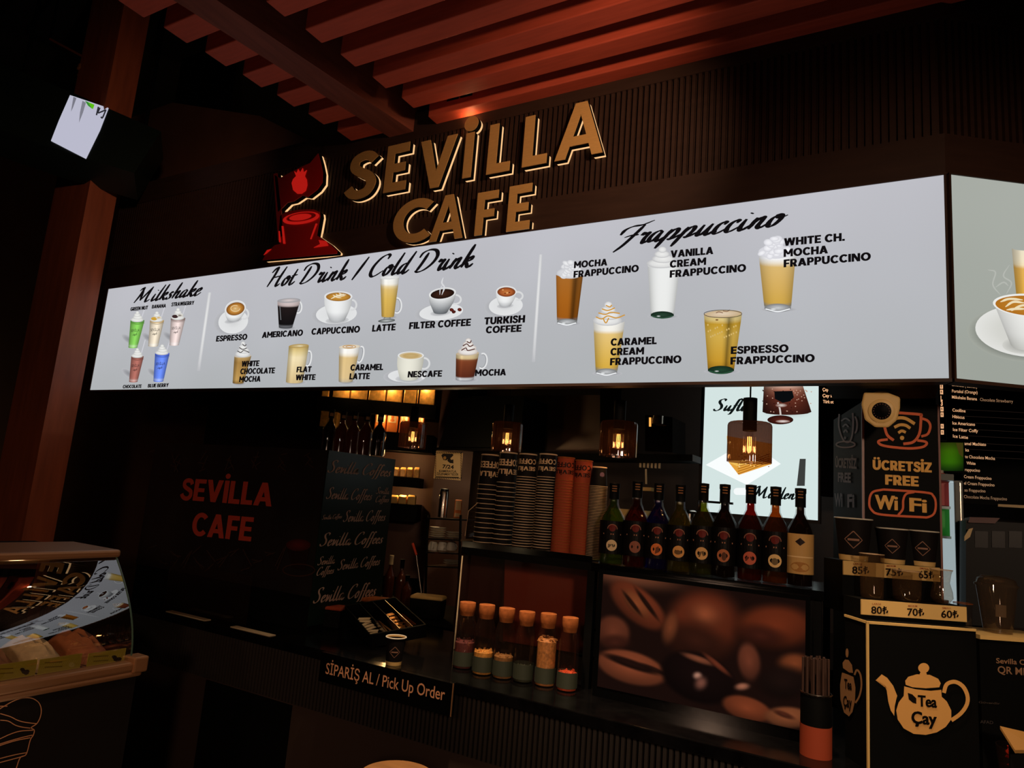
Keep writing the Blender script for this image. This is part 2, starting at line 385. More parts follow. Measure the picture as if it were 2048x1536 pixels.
# hand lettered script: skeleton strokes, swept with a broad nib
G = {
 'M': (.95, [[(-.02, .8), (.1, .97), (.17, .93), (.13, .5), (.0, .0)], [(.17, .93), (.3, .12)], [(.3, .12), (.68, .98)], [(.68, .98), (.62, .4), (.64, .05), (.72, .0), (.86, .14)]]),
 'i': (.25, [[(.09, .46), (.05, .15), (.09, .0), (.16, .02), (.26, .16)], [(.13, .66), (.15, .7)]]),
 'l': (.24, [[(.16, 1.0), (.08, .5), (.05, .15), (.09, .0), (.16, .02), (.26, .16)]]),
 'k': (.38, [[(.14, 1.0), (.08, .5), (.03, .0)], [(.06, .18), (.18, .42), (.27, .44), (.26, .32), (.12, .22)], [(.14, .23), (.22, .04), (.3, .0), (.4, .14)]]),
 's': (.3, [[(-.04, .1), (.06, .0), (.17, .06), (.17, .2), (.1, .32), (.15, .48)], [(.15, .48), (.2, .4), (.24, .44)]]),
 'h': (.4, [[(.14, 1.0), (.08, .5), (.03, .0)], [(.06, .18), (.17, .41), (.25, .43), (.25, .3), (.22, .1), (.27, .0), (.33, .02), (.42, .16)]]),
 'a': (.4, [[(.27, .42), (.18, .46), (.07, .36), (.02, .16), (.07, .02), (.16, .06), (.26, .34), (.28, .44)], [(.28, .44), (.23, .14), (.27, .0), (.33, .02), (.42, .16)]]),
 'e': (.3, [[(.04, .2), (.16, .26), (.22, .38), (.16, .46), (.07, .36), (.03, .14), (.09, .0), (.18, .03), (.3, .18)]]),
 'H': (.72, [[(-.06, .74), (.06, .95), (.16, .98), (.14, .6), (.02, .0)], [(.58, 1.0), (.48, .5), (.44, .1), (.5, .0), (.62, .12)], [(.1, .46), (.5, .54)]]),
 'o': (.36, [[(.16, .46), (.06, .34), (.03, .12), (.1, .0), (.19, .06), (.26, .26), (.24, .42), (.16, .46), (.18, .36), (.28, .34), (.38, .4)]]),
 't': (.26, [[(.13, .8), (.06, .3), (.05, .08), (.1, .0), (.17, .03), (.27, .16)], [(-.02, .46), (.26, .5)]]),
 'D': (.74, [[(.2, .86), (.13, .4), (.04, .02)], [(-.08, .66), (-.02, .88), (.2, .99), (.46, .92), (.6, .66), (.54, .34), (.34, .08), (.12, -.01), (-.02, .06)]]),
 'r': (.3, [[(.02, .36), (.08, .48), (.1, .38), (.17, .44), (.22, .42), (.17, .2), (.18, .02), (.24, .0), (.32, .14)]]),
 'n': (.42, [[(.1, .46), (.03, .0)], [(.05, .16), (.17, .41), (.25, .44), (.25, .3), (.22, .1), (.27, .0), (.33, .02), (.44, .16)]]),
 'C': (.58, [[(.5, .78), (.52, .94), (.4, 1.0), (.2, .86), (.04, .5), (.04, .16), (.16, .0), (.32, .04), (.54, .24)]]),
 'd': (.42, [[(.27, .42), (.18, .46), (.07, .36), (.02, .16), (.07, .02), (.16, .06), (.26, .34)], [(.38, 1.0), (.28, .5), (.23, .14), (.27, .0), (.33, .02), (.44, .16)]]),
 'F': (.56, [[(-.04, .5), (.02, .72), (.2, .84), (.45, .86), (.72, 1.0)], [(.52, .86), (.4, .5), (.22, .02), (.04, -.28)], [(.12, .36), (.3, .42), (.5, .42)]]),
 'p': (.42, [[(.12, .46), (.04, .1), (-.06, -.34)], [(.06, .16), (.17, .41), (.27, .44), (.3, .3), (.22, .06), (.12, .02)], [(.12, .02), (.26, .02), (.44, .18)]]),
 'u': (.42, [[(.1, .46), (.05, .16), (.07, .02), (.15, .04), (.25, .24), (.31, .46)], [(.31, .46), (.25, .14), (.29, .0), (.35, .02), (.44, .16)]]),
 'c': (.3, [[(.2, .34), (.22, .43), (.16, .46), (.06, .34), (.03, .12), (.09, .0), (.18, .03), (.32, .18)]]),
 'S': (.52, [[(.42, .82), (.44, .96), (.3, 1.0), (.16, .88), (.18, .68), (.32, .46), (.34, .2), (.2, .02), (.04, .02), (-.02, .16)]]),
 'v': (.3, [[(.0, .4), (.07, .45), (.09, .3), (.09, .02), (.2, .2), (.25, .44)]]),
 'f': (.26, [[(.36, .9), (.3, 1.0), (.22, .92), (.14, .5), (.06, .0), (-.02, -.28), (-.12, -.3)], [(.02, .44), (.26, .46)]]),
 'g': (.4, [[(.27, .42), (.18, .46), (.07, .36), (.02, .16), (.07, .02), (.16, .06), (.26, .34), (.3, .46)], [(.3, .46), (.2, .0), (.1, -.3), (-.02, -.34), (-.02, -.2), (.2, -.06), (.42, .16)]]),
 'T': (.6, [[(.0, .9), (.1, .98), (.62, 1.0)], [(.34, .98), (.24, .0)]]),
 'y': (.4, [[(.06, .46), (.05, .14), (.12, .06), (.26, .3)], [(.32, .46), (.2, .0), (.08, -.3), (-.04, -.26)]]),
 '/': (.42, [[(.34, 1.0), (.06, -.08)]]),
 ' ': (.3, []),
}
G['Ç'] = (.58, G['C'][1] + [[(.2, -.02), (.24, -.12), (.16, -.22), (.08, -.2)]])
def spline(p, n=7):
    p = [np.array(k, float) for k in p]
    if len(p) == 2: return [p[0] + (p[1] - p[0]) * t for t in np.linspace(0, 1, 4)]
    q = [2 * p[0] - p[1]] + p + [2 * p[-1] - p[-2]]; out = []
    for i in range(1, len(q) - 2):
        for t in np.linspace(0, 1, n, endpoint=False):
            a, b, c, d = q[i - 1:i + 3]
            out.append(.5 * (2 * b + (c - a) * t + (2 * a - 5 * b + 4 * c - d) * t * t + (3 * b - a - 3 * c + d) * t ** 3))
    return out + [p[-1]]
def sweep2d(path, wfun):
    vs = []; fs = []; n = len(path)
    for i in range(n):
        d = path[min(i + 1, n - 1)] - path[max(i - 1, 0)]; d = d / (np.linalg.norm(d) + 1e-9)
        nn = np.array([-d[1], d[0]]); w = wfun(d, i / (n - 1))
        vs += [path[i] + nn * w, path[i] - nn * w]
    for i in range(n - 1): fs.append((2 * i, 2 * i + 1, 2 * i + 3, 2 * i + 2))
    return vs, fs
def script_mesh(s, nib=.06, slant=.30, thin=.35, gap=0.0):
    V = []; Fc = []; x = 0.0
    nd = np.array([math.cos(math.radians(20)), math.sin(math.radians(20))])
    for ch in s:
        wd, strokes = G[ch]
        for st in strokes:
            p = [np.array([k[0] + x + slant * k[1], k[1]]) for k in spline(st)]
            def wf(d, t):
                c = abs(d[0] * nd[1] - d[1] * nd[0])
                return nib * (thin + (1 - thin) * c) * (0.55 + .45 * min(1, 6 * t, 6 * (1 - t)))
            vs, fs = sweep2d(p, wf); b = len(V); V += vs; Fc += [tuple(b + i for i in f) for f in fs]
        x += wd + gap
    return np.array(V), Fc
def script(mb, F, s, p0, p1, h, w=.0016, nib=.06, c=(16, 13, 15), slant=.3, thin=.35):
    v, f = script_mesh(s, nib, slant, thin)
    return mb.add(place2d(F, v, p0, p1, h, w), f, c)

# ------------------------------------------------------------------ flat print drawing in photo coordinates on a plane
class Draw:
    def __init__(s, F, w0=.0006, dw=.00008): s.F = F; s.m = MB(); s.w = w0; s.dw = dw
    def P(s, x, y): return s.F.hit(x, y) + s.F.n * s.w
    def nxt(s): s.w += s.dw
    def poly(s, pts, c):
        s.m.add([s.P(*p) for p in pts], [tuple(range(len(pts)))], c); s.nxt(); return s
    def fan(s, pts, ctr, cc, ce):
        s.m.add([s.P(*ctr)] + [s.P(*p) for p in pts], [(0, i + 1, (i + 1) % len(pts) + 1) for i in range(len(pts))], [cc] + [ce] * len(pts)); s.nxt(); return s
    def ell(s, cx, cy, rx, ry, cc, ce=None, rot=0.0, n=28, mid=None):
        ce = ce or cc; r = math.radians(rot); ca, sa = math.cos(r), math.sin(r)
        def ring(k): return [(cx + k * (rx * math.cos(t) * ca - ry * math.sin(t) * sa), cy + k * (rx * math.cos(t) * sa + ry * math.sin(t) * ca)) for t in np.linspace(0, 2 * math.pi, n, endpoint=False)]
        if mid is None: return s.fan(ring(1), (cx, cy), cc, ce)
        k, cm = mid
        vs = [s.P(cx, cy)] + [s.P(*p) for p in ring(k)] + [s.P(*p) for p in ring(1)]
        fs = [(0, i + 1, (i + 1) % n + 1) for i in range(n)] + [(1 + i, 1 + n + i, 1 + n + (i + 1) % n, 1 + (i + 1) % n) for i in range(n)]
        s.m.add(vs, fs, [cc] + [cm] * n + [ce] * n); s.nxt(); return s
    def line(s, pts, wd, c, smooth=True, taper=False):
        p = spline(pts, 6) if smooth and len(pts) > 2 else [np.array(k, float) for k in pts]
        vs, fs = sweep2d(p, lambda d, t: wd / 2 * (min(1, .3 + 3 * t, .3 + 3 * (1 - t)) if taper else 1))
        s.m.add([s.P(*k) for k in vs], fs, c); s.nxt(); return s
    def ring(s, cx, cy, rx, ry, wd, c, a0=0, a1=360, rot=0):
        r = math.radians(rot); ca, sa = math.cos(r), math.sin(r)
        pts = [(cx + rx * math.cos(t) * ca - ry * math.sin(t) * sa, cy + rx * math.cos(t) * sa + ry * math.sin(t) * ca) for t in np.radians(np.linspace(a0, a1, 26))]
        return s.line(pts, wd, c, False)
    def vessel(s, xt, yt, wt, xb, yb, wb, stops, shade=None, et=.12, eb=.16, nv=14, nu=12, bulge=0.0):
        """filled drinking vessel: stops = [(v, colour)], shade(u) multiplies across"""
        shade = shade or (lambda u: 1.08 - .32 * abs(u) ** 2.2 + .10 * math.exp(-((u + .45) / .16) ** 2))
        vs = []; cs = []; fs = []
        for j in range(nv + 1):
            v = j / nv; xc = xt + (xb - xt) * v; yc = yt + (yb - yt) * v; w = (wt + (wb - wt) * v) * (1 + bulge * math.sin(math.pi * v)) / 2
            e = (et * (1 - v) + eb * v) * w
            k = 0
            while k < len(stops) - 2 and v > stops[k + 1][0]: k += 1
            (v0, c0), (v1, c1) = stops[k], stops[min(k + 1, len(stops) - 1)]
            t = min(1, max(0, (v - v0) / max(1e-6, v1 - v0))); c = [c0[i] + (c1[i] - c0[i]) * t for i in range(3)]
            for i in range(nu + 1):
                u = -1 + 2 * i / nu
                vs.append(s.P(xc + u * w, yc + e * math.sqrt(max(0, 1 - u * u)))); g = shade(u); cs.append(tuple(min(255, q * g) for q in c))
        for j in range(nv):
            for i in range(nu): fs.append((j * (nu + 1) + i, (j + 1) * (nu + 1) + i, (j + 1) * (nu + 1) + i + 1, j * (nu + 1) + i + 1))
        s.m.add(vs, fs, cs); s.nxt(); return s
    def cream(s, x, y, w, h, c=(238, 238, 236), d=(188, 188, 190), n=4):
        for k in range(n):
            t = k / max(1, n - 1); ww = w * (1 - .72 * t)
            s.ell(x + (.04 * w if k % 2 else -.03 * w) * (1 - t), y - h * t * .86, ww / 2, max(2, h * .30 * (1 - .35 * t)), c, d, 0, 20, (.7, tuple((a * 2 + b) / 3 for a, b in zip(c, d))))
        return s
    def build(s, name, mat, parent): return s.m.build(name, mat, parent)
# ------------------------------------------------------------------ the setting
YF = 2.25                                          # plane of the sign face and of the counter's front edge
A2 = math.radians(35)                              # the kiosk turns a corner at its right end
FR = Frame((0, YF, 0))                             # front side
XL, XR = -4.116, 0.134
FR2 = Frame((XR, YF, 0), A2)                       # side beyond the corner
struct(MB().box((-1, 1, -.05), (14, 13, .1)).build('floor', M['floor']))
struct(MB().box((-1, 1, 4.65), (14, 13, .1)).build('ceiling', M['ceiling']))
struct(MB().box((-1, 5.2, 2.3), (14, .1, 4.6)).build('wall_back', M['wall']))
struct(MB().box((-7.0, 1, 2.3), (.1, 13, 4.6)).build('wall_left', M['wallbrown']))
struct(MB().box((6.0, 1, 2.3), (.1, 13, 4.6)).build('wall_right', M['wall']))
struct(MB().box((-1, -5.4, 2.3), (14, .1, 4.6)).build('wall_front', M['wall']))
struct(MB().box((-4.23, 2.08, 2.3), (.38, .16, 4.6)).build('pillar', M['pillar'], origin=(-4.23, 2.08, 0)))
# dark bulkhead with a brown face far left, beyond the kiosk
t = thing('bulkhead', 'dark bulkhead with a brown sloping face hanging behind the left end of the fascia', 'bulkhead', (-4.4, 2.7, 3.5))
bk = ((250, 385), (640, 292), (520, 232), (345, 205), (262, 235))
m = MB(); m.prism([pY(*p, 2.6) for p in bk], [pY(*p, 2.6) + np.array([-.06, .12, 0]) for p in bk]); m.build('sloping_face', M['wallbrown'], t)
m = MB(); m.box((-4.3, 2.76, 4.05), (.5, .1, 1.1)); m.build('rear_bracket', M['black'], t)

# overhead timber lattice
ZB = 3.25; tilt = math.radians(7); TX = math.tan(tilt); PITCH = .1635
ords = ['first', 'second', 'third', 'fourth', 'fifth', 'sixth', 'seventh', 'eighth', 'ninth', 'tenth', 'eleventh', 'twelfth', 'thirteenth', 'fourteenth', 'fifteenth', 'sixteenth', 'seventeenth', 'eighteenth', 'nineteenth', 'twentieth']
def ordn(i): return ords[i] if i < len(ords) else '%d%s' % (i + 1, 'st' if (i + 1) % 10 == 1 else 'nd' if (i + 1) % 10 == 2 else 'rd' if (i + 1) % 10 == 3 else 'th')
m = MB()
def cx(y, x0): return x0 + (y - 2.25) * TX
m.prism([(cx(.2, -2.07), .2, ZB - .01), (cx(.2, -1.93), .2, ZB - .01), (cx(2.55, -1.93), 2.55, ZB - .01), (cx(2.55, -2.07), 2.55, ZB - .01)],
        [(cx(.2, -2.07), .2, ZB + .3), (cx(.2, -1.93), .2, ZB + .3), (cx(2.55, -1.93), 2.55, ZB + .3), (cx(2.55, -2.07), 2.55, ZB + .3)])
tag(m.build('carrier_beam', M['carrier'], origin=(-2.05, 1.4, ZB)), 'long dark carrier beam between the red slats and the short block ends', 'beam')
for i in range(9):
    y1 = 2.292 - i * PITCH; y0 = y1 - .086
    xa = cx((y0 + y1) / 2, -1.80)
    m = MB(); m.box(((xa + 1.6) / 2, (y0 + y1) / 2, ZB + .075), (1.6 - xa, y1 - y0, .15))
    tag(m.build('ceiling_slat', M['beam'], origin=(xa, y0, ZB), bevel=.004),
        'long reddish timber slat overhead, %s' % ('the one touching the top of the fascia' if i == 0 else '%s out from the fascia' % ordn(i)), 'beam', 'red timber slats over the counter')
for i in range(10):
    y1 = 2.245 - i * PITCH; y0 = y1 - .1
    xb = cx((y0 + y1) / 2, -2.075); xa = xb - .20
    m = MB(); m.box(((xa + xb) / 2, (y0 + y1) / 2, ZB + .07), (xb - xa, y1 - y0, .14))
    tag(m.build('beam_end', M['beam'], origin=(xb, y0, ZB), bevel=.004),
        'short reddish timber block end left of the carrier beam, %s counted from the fascia' % ordn(i), 'beam', 'short block ends on the carrier beam')
# two small twin downlights between the slats
def downlight(px, py, z, label):
    p = pZ(px, py, z)
    t = thing('downlight', label, 'light', tuple(p))
    m = MB()
    for k in (-1, 1): m.box((p[0] + k * .035, p[1], p[2] + .02), (.062, .05, .04))
    m.build('housing', M['blackmetal'], t)
    m = MB()
    for k in (-1, 1): m.lathe([(.001, 0), (.016, 0), (.016, .003)], 16, (p[0] + k * .035, p[1], p[2] - .003))
    m.build('lens', M['steel'], t)
    lamp('downlight_beam', 'POINT', (p[0] + .03, p[1] + .035, p[2] - .085), .9, (1, .62, .28), .015)
    return t
downlight(925, 203, 3.30, 'small twin black spotlight tucked between the red slats above the raised dotted letter')
downlight(712, 263, 3.30, 'small twin black spotlight by the last block end above the red logo')

ZL0, ZL1 = 2.050, 2.664
# fascia with fine vertical slats
MT = math.tan(A2 / 2)
def fascia(name, F, u0, u1, z0, z1, label, m0=0, m1=0):
    t = thing(name, label, 'fascia', tuple(F.pt(u0, z0, -.1)))
    m = MB(); m.fbox(F, u0, u1, z0, z1, -.14, -.035, m0, m1); m.build('backing_board', M['fascia'], t)
    m = MB(); m.fbox(F, u0, u1, z0, z0 + .135, -.036, -.02, m0, m1); m.build('lower_band', M['fascia'], t)
    m = MB(); m.fbox(F, u0, u1, z1 - .13, z1, -.036, -.02, m0, m1); m.build('upper_band', M['fascia'], t)
    m = MB(); k = u0 + .004
    while k < u1 - .022:
        m.fbox(F, k, k + .0125, z0 + .135, z1 - .13, -.036, -.022); k += .0225
    m.build('slatted_panel', M['fascia'], t)
    return t
fascia('fascia', FR, XL - .09, XR, ZL1 + .008, ZB + .08, 'brown slatted fascia carrying the raised letters above the long lightbox', 0, MT)
fascia('fascia', FR2, 0, 2.2, ZL1 + .008, ZB + .08, 'dark slatted fascia turning away above the shorter lightbox on the right', MT, 0)
m = MB(); m.box((-1.99, 2.9, 3.36), (4.25, 1.1, .04)); m.build('kiosk_roof', M['black'])
tag(bpy.data.objects['kiosk_roof'], 'black roof board of the kiosk behind the fascia', 'roof')

# ------------------------------------------------------------------ lightboxes
def board_mat(name, base, low, blotch):
    """backlit stretched film: its lamps are a little uneven"""
    m_, N, L = newmat(name); N.remove(N['Principled BSDF'])
    e = N.new('ShaderNodeEmission'); tc = N.new('ShaderNodeTexCoord'); sp = N.new('ShaderNodeSeparateXYZ')
    L.new(tc.outputs['Object'], sp.inputs[0])
    mr = N.new('ShaderNodeMapRange'); mr.inputs['From Min'].default_value = 0; mr.inputs['From Max'].default_value = .6
    L.new(sp.outputs['Z'], mr.inputs['Value'])
    rp = N.new('ShaderNodeValToRGB'); rp.color_ramp.elements[0].color = (*lin(low), 1); rp.color_ramp.elements[1].color = (*lin(base), 1)
    L.new(mr.outputs[0], rp.inputs['Fac'])
    nz = N.new('ShaderNodeTexNoise'); nz.inputs['Scale'].default_value = 2.2; nz.inputs['Detail'].default_value = 1
    L.new(tc.outputs['Object'], nz.inputs['Vector'])
    mx = N.new('ShaderNodeMix'); mx.data_type = 'RGBA'; L.new(nz.outputs['Fac'], mx.inputs['Factor'])
    mx.inputs['A'].default_value = (*[k * (1 - blotch) for k in (1, 1, 1)], 1); mx.inputs['B'].default_value = (1 + blotch, 1 + blotch, 1 + blotch * 1.3, 1)
    ml = N.new('ShaderNodeMix'); ml.data_type = 'RGBA'; ml.blend_type = 'MULTIPLY'; ml.inputs['Factor'].default_value = 1
    L.new(rp.outputs[0], ml.inputs['A']); L.new(mx.outputs['Result'], ml.inputs['B'])
    L.new(ml.outputs['Result'], e.inputs['Color']); L.new(e.outputs[0], N['Material Output'].inputs['Surface']); return m_
FILM = board_mat('backlit_film', (190, 190, 196), (176, 179, 181), .07)
FILM2 = board_mat('backlit_film_greenish', (168, 172, 164), (158, 163, 154), .07)
def lightbox(F, u0, u1, film, label, m0=0, m1=0):
    t = thing('menu_lightbox', label, 'lightbox', tuple(F.pt(u0, ZL0, 0)))
    m = MB(); m.fbox(F, u0, u1, ZL0, ZL1, -.012, -.001, m0, m1); m.build('backlit_face', film, t)
    m = MB(); m.fbox(F, u0, u1, ZL0, ZL1, -.045, -.013, m0, m1); m.build('housing', M['blackmetal'], t)
    m = MB()
    m.fbox(F, u0 - .006, u1 + .006, ZL0 - .010, ZL0, -.045, .004, m0, m1); m.fbox(F, u0 - .006, u1 + .006, ZL1, ZL1 + .006, -.045, .004, m0, m1)
    m.fbox(F, u0 - .006, u0, ZL0, ZL1, -.02, .003); m.fbox(F, u1, u1 + .006, ZL0, ZL1, -.02, .003)
    m.build('edge_frame', M['fascia'], t)
    return t
BX = lightbox(FR, XL, XR - .012, FILM, 'long white backlit drinks menu board over the counter with headings and cup pictures', 0, MT)
BX2 = lightbox(FR2, .006, 2.2, FILM2, 'pale greenish backlit board round the corner with a large coffee cup picture', MT, 0)

caps = [  # caption, baseline ends, capital height (photo px)
 ('GREEN NUT', (262, 622.4), (296.6, 619), 7), ('BANANA', (305, 617.4), (332.7, 615.3), 7), ('STRAWBERRY', (343.8, 613.2), (389, 609.7), 7.3),
 ('CHOCOLATE', (247, 777), (284, 776), 6.6), ('BLUE BERRY', (297, 775.3), (338, 774), 7),
 ('ESPRESSO', (433.4, 683.6), (495, 679.6), 11), ('AMERICANO', (525.2, 676.4), (606.4, 671.7), 11.5), ('CAPPUCCINO', (624, 669.9), (720.4, 665.2), 12.3),
 ('LATTE', (745.5, 663.8), (791.6, 661), 13), ('FILTER COFFEE', (819.3, 658.8), (942, 652), 13.3), ('TURKISH', (969.6, 649.8), (1050.3, 645.4), 14), ('COFFEE', (972.8, 667.2), (1043.5, 663.8), 13.5),
 ('WHITE', (484.3, 733.7), (519, 732.4), 11), ('CHOCOLATE', (481.7, 748.6), (550.3, 746.9), 11), ('MOCHA', (479.6, 764.3), (521.8, 763.5), 11),
 ('FLAT', (594.3, 745), (623.3, 744.2), 11), ('WHITE', (592.5, 760.8), (631.5, 760.2), 11), ('CARAMEL', (702, 741.6), (767, 740.5), 12), ('LATTE', (700, 759.2), (740.2, 758.4), 12),
 ('NESCAFE', (816.7, 755.2), (884.5, 753.5), 12), ('MOCHA', (951.2, 752.4), (1012.6, 751), 12.5),
 ('MOCHA', (1149, 537), (1215, 531.6), 13), ('FRAPPUCCINO', (1148, 556.1), (1277.8, 544), 13),
 ('VANILLA', (1341.9, 516.3), (1426.8, 508.8), 14), ('CREAM', (1340.5, 536.3), (1412.3, 530.3), 14), ('FRAPPUCCINO', (1340.3, 556), (1492.2, 543.7), 14),
 ('WHITE CH.', (1568.7, 492.8), (1689.4, 482.3), 15), ('MOCHA', (1568, 514.7), (1655.7, 507.4), 15), ('FRAPPUCCINO', (1568, 535.4), (1741.4, 521.3), 15),
 ('CARAMEL', (1222.4, 691.9), (1313.6, 688.7), 14), ('CREAM', (1221.9, 711.2), (1288.3, 709.2), 14), ('FRAPPUCCINO', (1221, 731), (1363, 726.2), 14),
 ('ESPRESSO', (1462.4, 708.5), (1577, 704.6), 14.5), ('FRAPPUCCINO', (1461.6, 729.6), (1629.3, 724.2), 14.5)]
for s, a, b, h in caps:
    m = MB(); block(m, FR, s, a, b, h, w=.0040); m.build('printed_caption', LIT, BX)
for s, a, b, h, nib in (('Milkshake', (268, 606.5), (405, 590), 28, .078), ('Hot Drink / Cold Drink', (534, 574.5), (950, 533), 36, .078), ('Frappuccino', (1226, 494), (1577, 449), 41, .074)):
    m = MB(); script(m, FR, s, a, b, h, w=.0036, nib=nib, slant=.34); m.build('printed_heading', LIT, BX)
BG_ = (185, 186, 190)
for (a, b) in (((419.7, 585), (397, 742)), ((1081.7, 509), (1067, 724))):
    d = Draw(FR); n = 10; vs = []; cs = []; fs = []
    for j in range(n + 1):
        t = j / n; x = a[0] + (b[0] - a[0]) * t; y = a[1] + (b[1] - a[1]) * t; g = math.sin(math.pi * min(1, .18 + .82 * t)) ** .6
        for k in (-1, 0, 1):
            vs.append(d.P(x + k * 3.2, y)); q = g * (1 if k == 0 else .25); cs.append(tuple(v + (232 - v) * q for v in BG_))
    for j in range(n):
        for k in range(2): fs.append((j * 3 + k, j * 3 + 3 + k, j * 3 + 4 + k, j * 3 + 1 + k))
    d.m.add(vs, fs, cs); d.build('printed_divider', LIT, BX)

def heap(d, x, y, w, h, seed, c=(240, 240, 242), e=(200, 201, 206), n=26):
    r = random.Random(seed)
    d.ell(x, y - h * .2, w / 2, h * .34, c, e)
    for k in range(n):
        t = (k / n) ** .8; ww = w * (.46 - .36 * t ** 1.4)
        d.ell(x + r.uniform(-1, 1) * ww, y - h * .88 * t, w * r.uniform(.10, .17), h * r.uniform(.12, .2), c, e, r.uniform(-30, 30), 14, (.6, tuple((2 * a + b) / 3 for a, b in zip(c, e))))
W_ = (232, 233, 233); GR = (172, 173, 178)
def shadow(d, x, y, w, h, rot=0): d.ell(x, y, w, h, (140, 141, 146), BG_, rot, 22, (.5, (158, 159, 164)))
def shake(xt, yt, wt, xb, yb, wb, ctip, body, dark, drizzle=None):
    d = Draw(FR); shadow(d, xb - 9, yb - 16, 17, 7, 35)
    d.line([(xt + wt * .30, yt - 6), (xt + wt * .62, yt - 34)], 2.0, (205, 205, 212))
    d.vessel(xt, yt, wt, xb, yb, wb, [(0, dark), (.1, body), (.85, body), (.94, tuple((k + 225) / 2 for k in body)), (1, body)], lambda u: 1.12 - .42 * abs(u) ** 2 + .08 * math.exp(-((u - .1) / .25) ** 2))
    d.ell(xt, yt, wt / 2, wt * .13, (228, 228, 222), dark)
    d.line([(xt - wt / 2, yt + 4.5), (xt, yt + 7), (xt + wt / 2, yt + 4.5)], 1.0, tuple(k * .75 for k in body))
    d.cream(xt, yt - 2, wt * .92, abs(ctip - yt) * .9, (240, 240, 236), (190, 190, 188), 4)
    if drizzle: d.ell(xt - wt * .2, yt - 4, wt * .22, 3.4, drizzle, drizzle); d.ell(xt + wt * .12, yt - 6, wt * .2, 2.6, drizzle, (225, 220, 210))
    xm, ym = (xt + xb) / 2, yt + (yb - yt) * .42
    text(d.m, FR, 'SEVİLLA', (xm - wb * .46, ym), (xm + wb * .46, ym - 1), 5.0, w=d.w + .0003, bold=.005, c=(40, 36, 38))
    script(d.m, FR, 'cafe', (xm - wb * .26, ym + 7), (xm + wb * .22, ym + 6.5), 5.5, w=d.w + .0003, nib=.06, c=(30, 28, 30))
    d.build('drink_picture', LIT, BX)
shake(275.2, 641.5, 28, 266, 695, 18, 623.5, (122, 186, 84), (76, 136, 50))
shake(314.3, 641.5, 28, 306.4, 692, 20, 624, (216, 203, 182), (185, 150, 90), (205, 160, 60))
shake(356.5, 637, 29, 348.5, 690, 19, 617, (214, 196, 192), (120, 95, 90), (60, 40, 40))
shake(275.2, 713.5, 25, 266.8, 763.5, 17, 697.5, (158, 98, 88), (120, 70, 60))
shake(324.8, 707.5, 29, 317, 762.5, 20, 690, (96, 126, 222), (50, 80, 190))

def cup(rx_, saucer, rim, bot, coffee, handle, body=W_, bshade=(178, 180, 182), rot=0, extra=None, shrot=0):
    d = Draw(FR)
    shadow(d, saucer[0] - 5, saucer[1] + 2, saucer[2] * 1.12, saucer[3] * 1.14, shrot)
    d.ell(*saucer, (206, 207, 208), (226, 227, 228), shrot, 32, (.55, (222, 223, 224)))
    d.ell(bot[0], bot[1] + 1, bot[2] * .75, bot[2] * .22, (130, 131, 134), (205, 206, 208), shrot)
    d.ring(*handle, 3.6, (216, 217, 218), -110, 110)
    d.vessel(rim[0], rim[1], rim[2] * 2, bot[0], bot[1], bot[2], [(0, body), (.55, tuple((a + b) / 2 for a, b in zip(body, bshade)) if rx_ else body), (1, bshade)], lambda u: 1.03 - .18 * abs(u + .15) ** 2, et=.3, eb=.25, bulge=.14)
    d.ell(rim[0], rim[1], rim[2], rim[3], (205, 206, 206), (236, 237, 237), rot, 32, (.88, (214, 214, 214)))
    c0, c1, c2 = coffee
    d.ell(rim[0], rim[1] + rim[3] * .08, rim[2] * .88, rim[3] * .82, c0, c2, rot, 32, (.6, c1))
    if extra: extra(d)
    d.build('drink_picture', LIT, BX)
# espresso, seen from above and tilted
cup(0, (466.7, 643, 30, 24), (471.2, 616.6, 21, 15.5), (467, 640, 24), ((225, 190, 130), (190, 130, 55), (120, 70, 25)), (489, 628, 8, 10), rot=-14, shrot=-12,
    extra=lambda d: (d.ring(471, 617, 9, 6, 1.6, (228, 200, 150), 0, 300), d.ell(471, 617, 4, 2.6, (232, 206, 160), (205, 160, 90))))
cup(0, (673, 628, 41, 20), (677, 593, 28, 10.5), (674.5, 640, 31), ((200, 150, 70), (190, 135, 50), (150, 100, 40)), (704, 610, 9, 10), shrot=-4,
    extra=lambda d: [d.line(p, 2.4, (236, 222, 190), True, True) for p in ([(662, 598), (674, 592), (688, 588)], [(666, 590), (673, 594), (683, 596)], [(672, 588), (678, 592), (690, 592)], [(678, 586), (684, 589), (693, 590)])])
cup(1, (882.6, 624, 44, 16.5), (885.2, 587, 27, 11.5), (881, 625, 27), ((64, 38, 26), (50, 28, 20), (30, 18, 14)), (911, 599, 11, 9), bshade=(96, 100, 104), rot=-8, shrot=-6,
    extra=lambda d: [d.ell(903.7, 620, 4.5, 3.4, (120, 40, 30), (50, 16, 12), 20), d.ell(908, 624, 4, 3, (100, 36, 26), (40, 14, 12), -20), d.ell(919.5, 619.5, 4.2, 3.4, (130, 46, 34), (50, 16, 12), 10), d.line([(884, 590), (889, 575), (884, 566), (887, 555)], 3.0, (216, 217, 220), True, True), d.line([(880, 590), (881, 578), (886, 570)], 1.8, (208, 209, 214), True, True)])
cup(0, (1011.8, 611.5, 34, 19.5), (1013, 583.3, 20.5, 11.5), (1010.5, 611, 22), ((196, 120, 60), (170, 90, 45), (110, 52, 24)), (1036, 592, 9.5, 8), shrot=-4,
    extra=lambda d: [d.ell(1006 + 4.4 * k, 580 + (k * 7) % 8, 1.9, 1.2, c, c) for k, c in enumerate(((225, 170, 110), (120, 60, 30), (230, 180, 120), (110, 50, 24)))])
